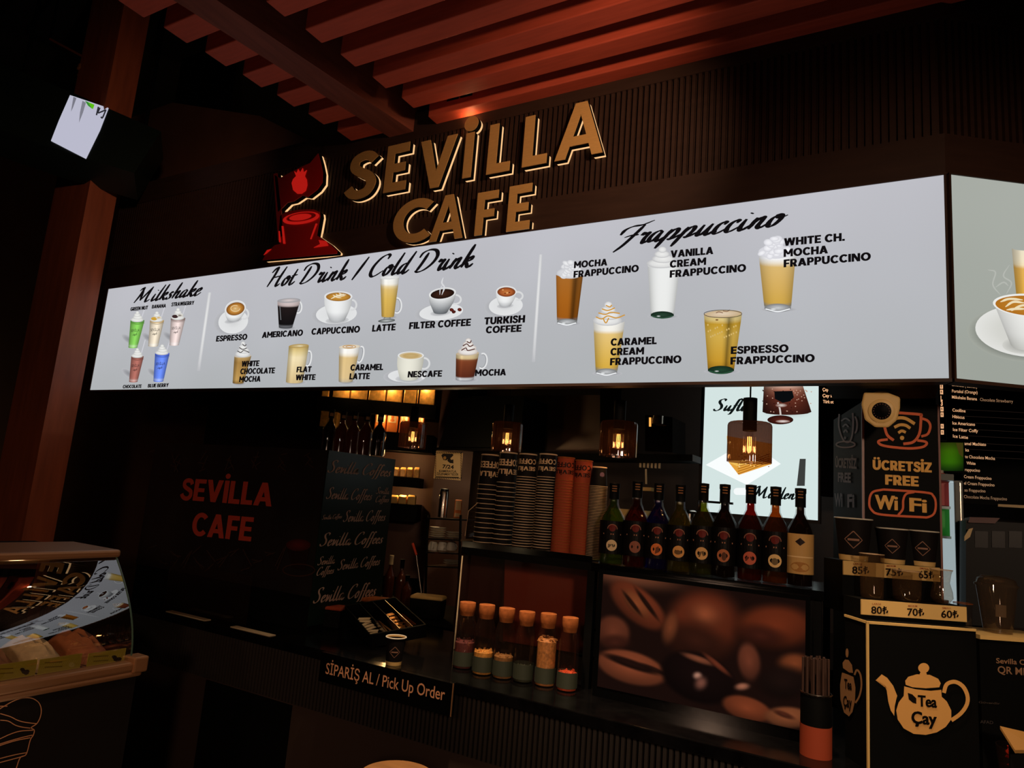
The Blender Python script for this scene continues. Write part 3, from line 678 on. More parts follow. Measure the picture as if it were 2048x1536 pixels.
cup(0, (814, 752, 38, 13), (822, 711, 26, 8), (818, 757, 36), ((196, 170, 118), (190, 160, 104), (210, 190, 150)), (848, 727, 11, 11), body=(226, 224, 210), bshade=(206, 205, 192))

def mug(xt, yt, wt, xb, yb, wb, stops, top, handle=None, cream=None, base=None, extra=None, shade=None, sh=True, glass_rim=True):
    d = Draw(FR)
    if sh: shadow(d, xb + 2, yb + 1, wb * .7, 5)
    if handle: d.ring(handle[0], handle[1], handle[2], handle[3], 3.2, (226, 227, 228), -115, 115, handle[4] if len(handle) > 4 else 0); d.ring(handle[0], handle[1], handle[2] - 2, handle[3] - 2, .9, (120, 122, 126), -115, 115, handle[4] if len(handle) > 4 else 0)
    d.vessel(xt, yt, wt, xb, yb, wb, stops, shade)
    if top: d.ell(xt, yt, wt / 2, wt * .10, top[0], top[1], -3)
    if base:
        d.ell(xb, yb - 2, wb / 2, wb * .16, base, tuple(k * .6 for k in base)); d.line([(xb - wb * .46, yb), (xb, yb + wb * .1), (xb + wb * .46, yb)], 2.0, tuple(min(255, k * 1.25) for k in base)); d.ell(xb - wb * .16, yb + .5, wb * .1, 1.6, (235, 238, 238), base)
    if cream: d.cream(*cream)
    if extra: extra(d)
    d.build('drink_picture', LIT, BX)
def shL(u): return 1.05 - .30 * abs(u) ** 2.5 + .16 * math.exp(-((u + .5) / .14) ** 2)
d0 = lambda d: shadow(d, 556, 639, 20, 8, 35)
mug(578, 601, 46, 571.4, 655, 27, [(0, (190, 178, 178)), (.14, (205, 186, 184)), (.18, (34, 26, 26)), (.9, (18, 16, 17)), (.95, (150, 152, 158)), (1, (60, 62, 66))], ((214, 200, 198), (150, 150, 154)), (596, 614, 7.5, 12), extra=lambda d: d.line([(560, 612), (562, 640)], 1.4, (120, 122, 126)), shade=lambda u: 1.05 - .2 * u * u)
mug(779.8, 555, 38, 775.8, 633, 25, [(0, (226, 226, 222)), (.18, (228, 224, 214)), (.23, (206, 176, 110)), (.55, (200, 165, 80)), (1, (186, 150, 70))], ((236, 236, 234), (206, 206, 206)), (794, 611, 9, 15),
    extra=lambda d: [d.vessel(775.3, 634, 12, 774, 639, 16, [(0, (120, 124, 120)), (1, (200, 204, 204))]), d.ell(773.5, 641.5, 17, 3.6, (188, 192, 192), (60, 66, 64), -4)])
def drz(pts, c, wd=1.8): return lambda d: [d.line(p, wd, c) for p in pts]
mug(486, 712, 34, 476.4, 766, 22, [(0, (180, 150, 100)), (.2, (150, 115, 62)), (.85, (176, 140, 80)), (1, (120, 92, 50))], ((222, 216, 206), (190, 180, 166)), None, (486.5, 708, 30, 24),
    extra=drz([[(475, 702), (482, 705), (488, 701), (499, 705)], [(479, 695), (486, 699), (494, 696)], [(485, 688), (490, 692), (493, 689)]], (50, 42, 42), 1.5))
mug(598, 692, 40, 589, 764, 34, [(0, (186, 158, 96)), (.12, (206, 186, 130)), (.3, (224, 208, 168)), (1, (196, 172, 124))], ((214, 196, 150), (170, 138, 70)), (617, 717, 5.5, 15, 8), extra=lambda d: d.ell(600, 692, 7, 2, (226, 214, 180), (206, 184, 130)))
mug(699.3, 693.6, 42, 691.6, 763, 28, [(0, (232, 230, 226)), (.2, (230, 226, 218)), (.25, (206, 178, 124)), (.9, (204, 178, 130)), (1, (170, 160, 140))], ((236, 232, 224), (214, 200, 176)), (721, 709, 6, 16, 12), extra=lambda d: [d.ring(699, 693.6, 13, 3, 1.2, (190, 140, 70)), d.ring(699, 693.6, 7, 1.6, 1.1, (180, 130, 60))])
mug(935.3, 707, 46, 929.5, 759, 36, [(0, (206, 188, 150)), (.16, (200, 176, 130)), (.22, (120, 62, 36)), (.9, (84, 38, 24)), (.93, (200, 202, 204)), (1, (150, 152, 156))], ((220, 208, 186), (190, 170, 140)), (965, 722, 9, 15, 8), (937, 703, 40, 25, (240, 236, 232), (196, 186, 180)),
    extra=drz([[(923, 701), (932, 696), (936, 701), (950, 698)], [(926, 692), (934, 688), (940, 693), (947, 690)], [(934, 683), (940, 686), (943, 681)]], (84, 46, 40), 2.0), shade=shL)
# frappes
mug(1139.3, 550, 54, 1134, 646, 40, [(0, (160, 100, 40)), (.5, (158, 92, 26)), (.90, (150, 84, 20)), (.93, (130, 130, 126)), (1, (216, 218, 220))], None, None, None, (196, 198, 200), extra=lambda d: heap(d, 1140, 553, 52, 32, 3), shade=lambda u: 1.06 - .22 * max(0, u) ** 1.2 - .45 * math.exp(-((u - .45) / .22) ** 2) - .2 * abs(u) ** 6)
mug(1327.9, 530, 65, 1324.7, 632, 46, [(0, (232, 233, 232)), (.9, (230, 231, 229)), (.94, (220, 222, 220)), (1, (60, 78, 66))], ((226, 227, 226), (205, 206, 206)), None, (1325, 527, 60, 32), (40, 66, 50), shade=lambda u: 1.02 - .24 * abs(u) ** 3)
mug(1554.5, 506, 75, 1555.5, 618, 53, [(0, (236, 236, 238)), (.13, (234, 234, 236)), (.17, (212, 178, 112)), (.55, (206, 168, 92)), (.9, (200, 160, 70)), (.93, (140, 136, 124)), (1, (222, 224, 226))], None, None, None, (200, 202, 204), extra=lambda d: heap(d, 1551, 512, 68, 40, 7, (244, 244, 248), (210, 210, 217), 20), shade=lambda u: 1.04 - .24 * abs(u) ** 2.4)
mug(1218.4, 643, 63, 1213, 746, 43, [(0, (238, 236, 230)), (.16, (236, 232, 222)), (.2, (222, 190, 120)), (.9, (206, 164, 62)), (.93, (150, 146, 130)), (1, (222, 224, 226))], None, None, (1217, 641, 58, 36), (196, 198, 200),
    extra=drz([[(1192, 634), (1204, 638), (1216, 632), (1233, 636), (1250, 630)], [(1197, 626), (1211, 629), (1222, 625), (1240, 627)], [(1204, 618), (1216, 621), (1230, 616)], [(1212, 611), (1220, 614), (1224, 610)], [(1206, 636), (1212, 646), (1218, 636)]], (206, 150, 60), 2.4), shade=lambda u: 1.04 - .26 * abs(u) ** 2.4)
mug(1446, 628, 76, 1442, 742, 52, [(0, (206, 186, 130)), (.06, (214, 196, 140)), (.12, (186, 144, 40)), (.35, (200, 164, 74)), (.8, (190, 144, 44)), (.93, (160, 116, 30)), (1, (36, 66, 46))], ((226, 206, 182), (196, 170, 130)), None, None, (34, 66, 46), shade=lambda u: 1.05 - .2 * abs(u) ** 3 - .42 * math.exp(-((u - .35) / .16) ** 2),
    extra=lambda d: [d.line([(1432, 626), (1438, 624), (1446, 626)], 1.4, (120, 80, 60)), d.line([(1446, 622), (1454, 623), (1460, 620)], 1.4, (130, 90, 66)), d.ell(1434, 640, 3, 1.4, (120, 80, 40)), d.ring(1446, 628, 38, 7.6, 1.2, (70, 60, 46))] + [d.ell(1416 + (k * 37) % 60, 650 + (k * 23) % 26, 1.6, 2.2, (222, 196, 130), (200, 164, 84)) for k in range(22)])
# the big cup round the corner
d = Draw(FR2)
d.ell(2052, 668, 118, 56, (120, 122, 118), (163, 167, 158), 4, 40, (.8, (132, 136, 128)))
d.ell(2058, 662, 108, 52, (205, 205, 200), (226, 226, 222), 4, 48, (.6, (212, 212, 206)))
d.ell(2050, 690, 46, 18, (120, 120, 116), (208, 208, 202))
d.vessel(2062, 497, 78, 2064, 600, 62, [(0, (214, 204, 180)), (.28, (222, 208, 176)), (.34, (206, 160, 80)), (1, (206, 156, 60))])
d.vessel(2062, 606, 150, 2058, 690, 74, [(0, (232, 232, 228)), (.6, (222, 222, 218)), (1, (196, 196, 190))], lambda u: 1.02 - .2 * abs(u) ** 2, et=.3, eb=.3)
d.ell(2062, 611, 77, 23, (206, 206, 202), (236, 236, 232), 4, 40)
d.ell(2062, 612, 72, 20, (196, 136, 50), (176, 110, 30), 4, 40)
for p in ([(2000, 604), (2018, 598), (2045, 600)], [(2010, 614), (2026, 604), (2048, 606)], [(2022, 622), (2040, 612), (2060, 610)], [(2012, 620), (2030, 618), (2052, 618)]): d.line(p, 4.5, (236, 220, 182), True, True)
for p in ([(2000, 590), (1985, 570), (1990, 545), (1975, 540)], [(2012, 588), (2022, 566), (2006, 552), (2018, 530)], [(1990, 575), (2006, 565), (2016, 572)]): d.line(p, 3, (180, 183, 176), True, True)
d.build('drink_picture', LIT, BX2)

# ------------------------------------------------------------------ raised letters of the shop sign
DEP = .016
FL = FR.moved(DEP)
def arc(cx_, cy_, rx, ry, a0, a1, n=14): return [np.array([cx_ + rx * math.cos(math.radians(a)), cy_ + ry * math.sin(math.radians(a))]) for a in np.linspace(a0, a1, n)]
def thick(path, w):
    vs, fs = sweep2d(path, lambda d, t: w / 2); return [tuple(vs[i]) for i in range(0, len(vs), 2)] + [tuple(vs[i]) for i in range(len(vs) - 1, 0, -2)]
def letter_polys(ch):
    """outline polygons in a unit-height box; returns (polys, width)"""
    s = .2
    if ch == 'L': return [[(0, 0), (.5, 0), (.5, .19), (s, .19), (s, 1), (0, 1)]], .5
    if ch == 'E': return [[(0, 0), (.56, 0), (.56, .19), (s, .19), (s, .41), (.5, .41), (.5, .59), (s, .59), (s, .81), (.56, .81), (.56, 1), (0, 1)]], .56
    if ch == 'F': return [[(0, 0), (s, 0), (s, .4), (.48, .4), (.48, .58), (s, .58), (s, .81), (.56, .81), (.56, 1), (0, 1)]], .56
    if ch == 'V': return [[(.31, 0), (.49, 0), (.8, 1), (.59, 1), (.4, .32), (.21, 1), (0, 1)]], .8
    if ch == 'A': return [[(0, 0), (.2, 0), (.27, .22), (.63, .22), (.70, 0), (.9, 0), (.56, 1), (.34, 1)], [(.325, .39), (.45, .78), (.575, .39)]], .9
    if ch == 'C': return [thick(arc(.47, .5, .37, .41, 48, 312, 30), .205)], .76
    if ch == 'S': return [thick([np.array(k) for k in spline([(.52, .79), (.42, .89), (.28, .91), (.14, .84), (.13, .68), (.27, .56), (.42, .46), (.5, .31), (.43, .14), (.26, .085), (.12, .13), (.03, .24)], 5)], .19)], .62
    if ch == 'I': return [[(0, 0), (.2, 0), (.2, .74), (0, .74)]], .2
def sign_letter(ch, bl, br, hpx, label, dot=None):
    a, b = FL.uv(*bl), FL.uv(*br); W = b[0] - a[0]; z0 = (a[1] + b[1]) / 2
    xm, ym = (bl[0] + br[0]) / 2, (bl[1] + br[1]) / 2
    H = FL.uv(xm, ym - hpx)[1] - FL.uv(xm, ym)[1]
    polys, wd = letter_polys(ch)
    def mp(p): return (a[0] + p[0] / wd * W, z0 + p[1] * H)
    t = thing('sign_letter', label, 'letter', tuple(FR.pt(a[0] + W / 2, z0, 0)), 'raised letters of the shop sign')
    def slab(w0, w1, mat, name, hole=True):
        bm = bmesh.new()
        outer = [mp(p) for p in polys[0]]; loops = [outer] + ([[mp(p) for p in polys[1]]] if len(polys) > 1 else [])
        if ch == 'I':
            cxy = (a[0] + W / 2, z0 + .89 * H); loops_sets = [[outer], [[(cxy[0] + .125 * H * math.cos(q), cxy[1] + .125 * H * math.sin(q)) for q in np.linspace(0, 2 * math.pi, 24, endpoint=False)]]]
        else: loops_sets = [loops]
        o = t['_o']
        for lps in loops_sets:
            es = []
            for lp in lps:
                vv = [bm.verts.new(Vector(FR.pt(p[0], p[1], w0)) - Vector(o)) for p in lp]
                es += [bm.edges.new((vv[i], vv[(i + 1) % len(vv)])) for i in range(len(vv))]
            r = bmesh.ops.triangle_fill(bm, edges=es, use_beauty=True)
            fc = [g for g in r['geom'] if isinstance(g, bmesh.types.BMFace)]
            ex = bmesh.ops.extrude_face_region(bm, geom=fc)
            nv = [g for g in ex['geom'] if isinstance(g, bmesh.types.BMVert)]
            bmesh.ops.translate(bm, verts=nv, vec=Vector(FR.n * (w1 - w0)))
        bmesh.ops.recalc_face_normals(bm, faces=bm.faces)
        me = bpy.data.meshes.new(name); bm.to_mesh(me); bm.free(); me.materials.append(mat)
        ob = bpy.data.objects.new(name, me); col.objects.link(ob); ob.parent = t; return ob
    slab(DEP - .004, DEP, M['gold'], 'brass_face')
    slab(-.010, DEP - .004, M['deadblack'], 'black_return')
    tag(slab(-.0215, -.010, M['halo'], 'lit_rim'), 'glowing cream edge strip')
    return t
row1 = [('S', (690, 400), (750, 393), 91), ('E', (765.8, 386), (809.5, 378.7), 92), ('V', (832, 381), (905, 369), 97), ('I', (924, 357), (940.5, 354), 119), ('L', (971.9, 348.6), (1017.7, 341.8), 98), ('L', (1043.3, 334.3), (1092, 326.4), 100), ('A', (1108.6, 322), (1205, 305.5), 108)]
lab1 = ['raised gold letter S at the start of the upper word', 'raised gold letter E in the upper word next to the S', 'raised gold letter V in the upper word', 'raised gold dotted letter with a round knob in the upper word', 'raised gold letter L just right of the dotted letter', 'raised gold letter L just left of the upper A', 'tall bright gold letter A ending the upper word']
row2 = [('C', (782, 488), (856, 482), 84), ('A', (857, 483.6), (924, 476), 89), ('F', (948, 471.7), (990, 466), 85), ('E', (1011.9, 463), (1057.5, 458), 90)]
lab2 = ['raised gold letter C starting the lower word', 'raised gold letter A in the lower word next to the C', 'raised gold letter F in the lower word', 'raised gold letter E ending the lower word just above the lightbox']
for r, l in list(zip(row1, lab1)) + list(zip(row2, lab2)): sign_letter(*r, l)

# red logo sign: drum-shaped pot on a base with a flag and a pineapple emblem
LG = thing('logo_sign', 'dark red halo lit logo sign with a waving flag over a round pot', 'sign', tuple(FR.hit(605, 515)))
def plate(pts, w0, w1, mat, name, label=None, F=FR):
    ps = [F.moved(.018).uv(*p) for p in pts]
    m = MB(); m.prism([F.pt(*p, w1) for p in ps], [F.pt(*p, w0) for p in ps]); o = m.build(name, mat, LG)
    if label: o['label'] = label
    return o
flag = [(549, 350), (560, 356), (580, 345), (604, 333), (620, 326), (636, 307), (641, 325), (645, 345), (644, 365), (634, 379), (616, 393), (604, 391), (588, 402), (575, 405), (556, 424)]
pole = [(547, 348), (554, 346), (563, 428), (566, 470), (556, 480)]
pot = [(560, 432), (571, 424), (600, 419), (628, 419), (639, 424), (640, 432), (633, 470), (658, 487), (674, 502), (673, 507), (525, 520), (533, 505), (550, 490), (560, 488), (558, 460)]
for nm, pts in (('flag', flag), ('flag_pole', pole), ('pot_body', pot)):
    plate(pts, .014, .018, M['redprint'], nm); plate(pts, -.0095, .0135, M['deadblack'], 'black_return')
    plate(pts, -.0215, -.010, M['halo'], 'lit_rim', 'glowing cream edge strip')
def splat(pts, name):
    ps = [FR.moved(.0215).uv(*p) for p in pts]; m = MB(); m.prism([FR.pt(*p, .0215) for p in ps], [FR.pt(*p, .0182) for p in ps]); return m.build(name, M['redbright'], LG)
def el(cx_, cy_, rx, ry, n=22, rot=0):
    r = math.radians(rot); return [(cx_ + rx * math.cos(t) * math.cos(r) - ry * math.sin(t) * math.sin(r), cy_ + rx * math.cos(t) * math.sin(r) + ry * math.sin(t) * math.cos(r)) for t in np.linspace(0, 2 * math.pi, n, endpoint=False)]
splat([(583, 366), (586, 358), (592, 352), (588, 342), (593, 346), (596, 338), (600, 345), (605, 336), (607, 345), (613, 340), (609, 352), (613, 359), (614, 370), (611, 381), (603, 387), (594, 387), (586, 380)], 'pineapple_emblem')
m = MB(); ou = el(602, 436, 37, 12, 28, -8); inn = el(602, 434, 30, 8.5, 28, -8); n = 28
o_ = [FR.pt(*FR.moved(.0215).uv(*p), .0215) for p in ou]; i_ = [FR.pt(*FR.moved(.0215).uv(*p), .0215) for p in inn]
m.add(o_ + i_, [(k, (k + 1) % n, n + (k + 1) % n, n + k) for k in range(n)]); m.build('pot_rim', M['redbright'], LG)
splat(el(600, 434, 22, 6, 22, -8), 'pot_opening')
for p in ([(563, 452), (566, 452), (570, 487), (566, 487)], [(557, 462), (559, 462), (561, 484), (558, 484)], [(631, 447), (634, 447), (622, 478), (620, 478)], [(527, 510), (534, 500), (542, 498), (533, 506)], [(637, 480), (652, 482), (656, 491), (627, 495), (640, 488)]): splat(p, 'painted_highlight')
# ------------------------------------------------------------------ counter
ZC = .95
def counter(F, u0, u1, label, plate=None, m0=0, m1=0):
    t = thing('service_counter', label, 'counter', tuple(F.pt(u0, 0, -.3)))
    m = MB(); m.fbox(F, u0, u1, ZC - .04, ZC, -.75, .02, m0, m1); m.build('countertop', M['stone'], t, bevel=.004)
    m = MB(); m.fbox(F, u0, u1, .0, .70, -.7, -.02, m0, m1); m.build('plinth', M['plinth'], t)
    m = MB(); m.fbox(F, u0, u1, .70, ZC - .04, -.7, -.035, m0, m1); k = u0 + .006
    while k < u1 - .018: m.fbox(F, k, k + .0115, .70, ZC - .041, -.036, -.018); k += .0195
    m.build('fluted_front', M['flute'], t)
    if plate:
        m = MB(); m.fbox(F, plate[0], plate[1], .02, .695, -.02, -.012); m.build('black_panel', M['black'], t)  # black board over part of the plinth
    return t
counter(FR, -5.4, XR, 'long black topped counter with fluted brown front under the white lightbox', (-2.78, -2.235), 0, MT)
counter(FR2, 0, 2.0, 'short black topped counter round the corner carrying the tea box', None, MT, 0)

# pick-up sign hanging on the counter edge
FS_ = Frame((0, 2.205, 0))
ua, ub = FS_.uv(640, 1330)[0], FS_.uv(903, 1400)[0]
t = thing('order_sign', 'black strip sign with cream pick-up order lettering fixed on the counter edge', 'sign', (ua, 2.205, .84))
m = MB(); m.fbox(FS_, ua, ub, .840, .951, -.022, 0); m.build('board', M['blackgloss'], t)
m = MB(); m.fbox(FS_, ub, ub + .003, .84, .951, -.004, .001); m.build('end_cap', M['alu'], t)
m = MB(); text(m, FS_, 'SİPARİŞ AL / Pick Up Order', (651, 1347), (889, 1401), 22, w=.001, bold=.006, c=(226, 160, 118)); m.build('lettering', INK, t)

# ------------------------------------------------------------------ dark promotional cabinet at the left of the counter
XB = -2.385
t = thing('promo_cabinet', 'large dark box on the counter with dull red shop lettering and a green-black side', 'cabinet', (XB, 2.45, ZC))
m = MB(); m.box(((-3.72 + XB) / 2, 2.705, (ZC + 1.78) / 2), (XB + 3.72, .5, 1.78 - ZC)); m.build('body', M['black'], t)
FB = Frame((0, 2.452, 0)); FBs = Frame((XB + .001, 2.45, 0), math.pi / 2)
m = MB(); m.fbox(FB, -3.72, XB, ZC + .15, 1.78, 0, .004); m.build('front_panel', surf('dark_print', (26, 18, 16), .5, noise=.4, scale=5), t)
m = MB(); sl = 'SEVİLLA'
FBl = FB.moved(.006)
for s, a, b, h in (('SEVİLLA', (359, 999), (543, 1013), 43), ('CAFE', (382, 1070), (502, 1083), 46)):
    block(m, FBl, s, a, b, h, w=.0004, c=(186, 66, 48), fat=.004)
m.build('red_lettering', INK, t)
d = Draw(FB, .007)
for p in ([(575, 1090), (585, 1135), (612, 1140), (622, 1095)], ): d.poly([(x, y) for x, y in p], (34, 18, 16))
d.ell(599, 1090, 25, 12, (96, 34, 32), (60, 22, 20)); d.ring(600, 1140, 32, 12, 2, (64, 40, 28))
for k in range(26):
    d.line([(300 + (k * 53) % 320, 905 + (k * 17) % 40), (312 + (k * 53) % 320, 900 + (k * 29) % 46)], 2.2, (58, 40, 34))
    d.line([(300 + (k * 47) % 260, 1096 + (k * 13) % 50), (318 + (k * 47) % 260, 1090 + (k * 23) % 50)], 2.2, (54, 38, 32))
d.build('printed_coffee_motif', INK, t)
m = MB(); m.fbox(FBs, .0, .505, ZC + .02, 1.78, 0, .004); m.build('side_panel', surf('green_black_gloss', (20, 34, 27), .3, spec=.25), t)['label'] = 'glossy green-black side panel'
m = MB()
for s, a, b, h in (('Sevilla Coffees', (653, 944), (780, 953), 25), ('Sevilla Coffees', (650, 997), (742, 1000), 23), ('Sevilla', (750, 987), (777, 988), 13), ('Coffees', (749, 1004), (776, 1004), 13),
                   ('Sevilla Coffees', (642, 1039), (682, 1036), 9), ('Sevilla Coffees', (684, 1043), (769, 1041), 22), ('Sevilla Coffees', (637, 1092), (764, 1086), 26),
                   ('Sevilla', (633, 1130), (668, 1126), 16), ('Coffees', (631, 1151), (666, 1146), 16), ('Sevilla Coffees', (673, 1140), (758, 1129), 20), ('Sevilla Coffees', (624, 1206), (750, 1190), 29)):
    script(m, FBs, s, a, b, h, w=.006, nib=.062, slant=.2, thin=.22, c=(205, 172, 152))
m.build('italic_lettering', INK, t)

# ------------------------------------------------------------------ generic little bottles (local coordinates, base at the origin)
def bottle_parts(t, H, R, liquid, cap, label=None, neck=.3, glassm=None):
    """tall round bottle: glass, liquid, cap"""
    rn = R * .36
    prof = [(.001, 0), (R * .94, 0), (R, .006), (R, H * .52), (R * .93, H * .58), (R * .62, H * .66), (rn * 1.1, H * .73), (rn, H * .78), (rn, H * .9)]
    m = MB(); m.lathe(prof, 28, closed=False); m.build('glass_body', glassm or M['clear'], t, (0, 0, 0), True)
    m = MB(); m.lathe([(.001, .004), (R * .9, .004), (R * .93, H * .5), (R * .86, H * .57), (R * .56, H * .655), (rn * .8, H * .73), (rn * .75, H * .83), (.001, H * .83)], 24); m.build('liquid', liquid, t, (0, 0, 0), True)
    m = MB(); m.lathe([(rn * 1.12, H * .8), (rn * 1.12, H * .94), (rn * 1.2, H * .945), (rn * 1.2, H * .995), (.001, H)], 24); m.build('cap', cap, t, (0, 0, 0), True)
def wrap(mb, v, f, R, zc, hh, ww, c, x0=None, rot180=False, ang=0.0, grow=0.0):
    """flat unit lettering wrapped on a cylinder/cone of radius R (or R(z)) facing local -Y"""
    xs = v[:, 0]; xm = (xs.max() + xs.min()) / 2; k = ww / (xs.max() - xs.min()); ym = (v[:, 1].max() + v[:, 1].min()) / 2; ky = hh / (v[:, 1].max() - v[:, 1].min())
    out = []
    for x, y in v:
        dx, dy = (x - xm) * k, (y - ym) * ky
        if rot180: dx, dy = -dx, -dy
        r = (R(zc + dy) if callable(R) else R) + grow; a = dx / r + ang
        out.append((r * math.sin(a), -r * math.cos(a), zc + dy))
    mb.add(out, f, c)
def disc2d(n=20): 
    v = np.array([(0, 0)] + [(math.cos(t), math.sin(t)) for t in np.linspace(0, 2 * math.pi, n, endpoint=False)]); return v, [(0, i + 1, (i + 1) % n + 1) for i in range(n)]
def rect2d(nx=12):
    v = []; f = []
    for i in range(nx + 1): v += [(i / nx, 0), (i / nx, 1)]
    for i in range(nx): f.append((2 * i, 2 * i + 2, 2 * i + 3, 2 * i + 1))
    return np.array(v, float), f
def face_cam(p): return math.atan2(-p[0], p[1])

amber = surf('amber_liquid', (90, 40, 16), .1); darkliq = surf('dark_liquid', (20, 12, 10), .1)
for i, (px, py, wl, lq) in enumerate(((665, 818, .75, darkliq), (689, 823, 1, amber), (712, 824, 1, amber), (737, 826, 1, amber), (763, 826, 1, darkliq))):
    p = pY(px, py, 2.78)
    H = p[2] - 1.78
    t = thing('liqueur_bottle', 'dark capped bottle on the dark promotional cabinet, %s from the left of the five' % ordn(i), 'bottle', (p[0], p[1], 1.78), 'bottles on the promotional cabinet')
    bottle_parts(t, H, .038, lq, M['black'])
    m = MB(); v, f = rect2d(); wrap(m, v, f, .014, H * .87, H * .07, .02, (150, 110, 70), grow=.004); o = m.build('cap_label', INK, t, (0, 0, 0)); t.rotation_euler.z = face_cam(p)

# ------------------------------------------------------------------ back shelf unit in the left corner, turned to face the hall
AS = math.radians(29.4)
P0 = pY(770, 880, 4.25); FSH = Frame(P0, AS)
def R4(x0, x1, y0, y1, F=FSH):
    a, b = F.uv((x0 + x1) / 2, y1), F.uv((x0 + x1) / 2, y0); l, r = F.uv(x0, (y0 + y1) / 2)[0], F.uv(x1, (y0 + y1) / 2)[0]
    return l, r, a[1], b[1]
shelf = thing('wall_shelf', 'dark wall shelf unit with lit packets in the back left corner', 'shelf', tuple(P0))
m = MB(); l, r, z0, z1 = R4(630, 868, 700, 1160); m.fbox(FSH, l, r, z0, z1 + .3, -.34, -.30); m.build('back_panel', M['wallbrown'], shelf)
boards = {}
for nm, (x0, x1, y0, y1) in (('a', (632, 872, 801, 828)), ('b', (742, 866, 866, 902)), ('c', (776, 838, 954, 974)), ('d', (772, 833, 1008, 1042))):
    l, r, z0, z1 = R4(x0, x1, y0, y1); m = MB(); m.fbox(FSH, l, r, z0, z1, -.30, 0); m.build('shelf_board', M['black'], shelf); boards[nm] = (l, r, z0, z1)
goldbag = surf('gold_foil_bag', (226, 172, 92), .3, .3, noise=.3, scale=30)
orangep = surf('orange_pack', (214, 120, 50), .5)
def pack(x0, x1, ytop, board, label, group, mat, depth=.09, w=-.05, name='coffee_packet', face=None):
    l = FSH.uv(x0, ytop)[0]; r = FSH.uv(x1, ytop)[0]; zt = FSH.uv((x0 + x1) / 2, ytop)[1]; zb = boards[board][3]
    t = thing(name, label, 'packet', tuple(FSH.pt((l + r) / 2, zb, w)), group)
    m = MB(); ps = []
    for k, (q, wd) in enumerate(((0, 1), (.08, 1), (.8, .98), (1, .9))):
        z = zb + (zt - zb) * q; c = (l + r) / 2; hw = (r - l) / 2 * wd; dd = depth * (1 if q < .9 else .35) / 2
        ps.append([FSH.pt(c - hw, z, w + dd), FSH.pt(c + hw, z, w + dd), FSH.pt(c + hw, z, w - dd), FSH.pt(c - hw, z, w - dd)])
    vs = [p for q in ps for p in q]; fs = [(3, 2, 1, 0), (12, 13, 14, 15)]
    for k in range(3):
        for j in range(4): fs.append((k * 4 + j, k * 4 + (j + 1) % 4, k * 4 + 4 + (j + 1) % 4, k * 4 + 4 + j))
    m.add(vs, fs); m.build('pouch', mat, t, bevel=.006)
    if face:
        m = MB(); a, b = l + (r - l) * .14, r - (r - l) * .14; h = zt - zb
        m.fbox(FSH, a, b, zb + h * .42, zb + h * .86, w + depth / 2, w + depth / 2 + .003); m.build('printed_label', M['paper'], t)
        m = MB(); c = (a + b) / 2; v, f = disc2d(); m.add([FSH.pt(c + x * (b - a) * .2, zb + h * .68 + y * h * .12, w + depth / 2 + .004) for x, y in v], f); m.add([FSH.pt(c + x * (b - a) * .3, zb + h * .52 + y * h * .06, w + depth / 2 + .004) for x, y in v], f); m.build('printed_figure', orangep, t)
    return t
for i, (x0, x1, yt) in enumerate(((642, 658, 772), (665, 700, 765), (702, 736, 765), (738, 772, 766), (774, 806, 768), (808, 838, 770), (840, 872, 771))):
    pack(x0 + .5, x1 - .5, yt, 'a', 'gold lit bag on the top shelf of the corner unit, %s from the left' % ordn(i), 'gold bags on the top shelf', goldbag, .1, -.08, 'coffee_bag')
boards['x'] = (0, 0, 0, FSH.uv(655, 853)[1])
t = pack(637, 672, 803, 'x', 'tall glowing amber packet under the left end of the top shelf', None, goldbag, .1, -.15)
l, r, z0, z1 = R4(634, 676, 853, 866); m = MB(); m.fbox(FSH, l, r, z0, z1, -.30, -.02); m.build('shelf_board', M['black'], shelf)
for i, (x0, x1, yt) in enumerate(((750, 772, 818), (775, 796, 817), (800, 818, 818), (832, 849, 820))):
    pack(x0, x1, yt, 'b', 'orange packet with a cream figure label on the second shelf, %s from the left' % ordn(i), 'orange packets on the second shelf', orangep, .07, -.08, face=True)
for i, x in enumerate((786, 800, 814, 828)):
    pack(x, x + 11, 934, 'c', 'small gold lidded jar on the third shelf, %s from the left' % ordn(i), 'gold jars on the third shelf', goldbag, .06, -.05, 'spice_jar')
for i, x in enumerate((779, 797, 815)):
    pack(x, x + 16, 990, 'd', 'pale gold box on the lowest lit shelf, %s from the left' % ordn(i), 'pale boxes on the lowest shelf', surf('pale_gold_box', (220, 176, 100), .5), .07, -.05, 'tea_box')
for (px, py, w, e) in ((700, 772, -.02, .9), (780, 774, -.02, 1.3), (850, 775, -.02, .9), (655, 812, -.10, .7), (765, 832, -.05, .9), (810, 832, -.05, .9), (840, 834, -.05, .7), (797, 912, -.06, .8), (822, 914, -.06, .8), (805, 980, -.08, 1.2)):
    q = FSH.uv(px, py); lamp('shelf_light', 'POINT', tuple(FSH.pt(q[0], q[1], w + .04)), e, (1, .58, .22), .02)

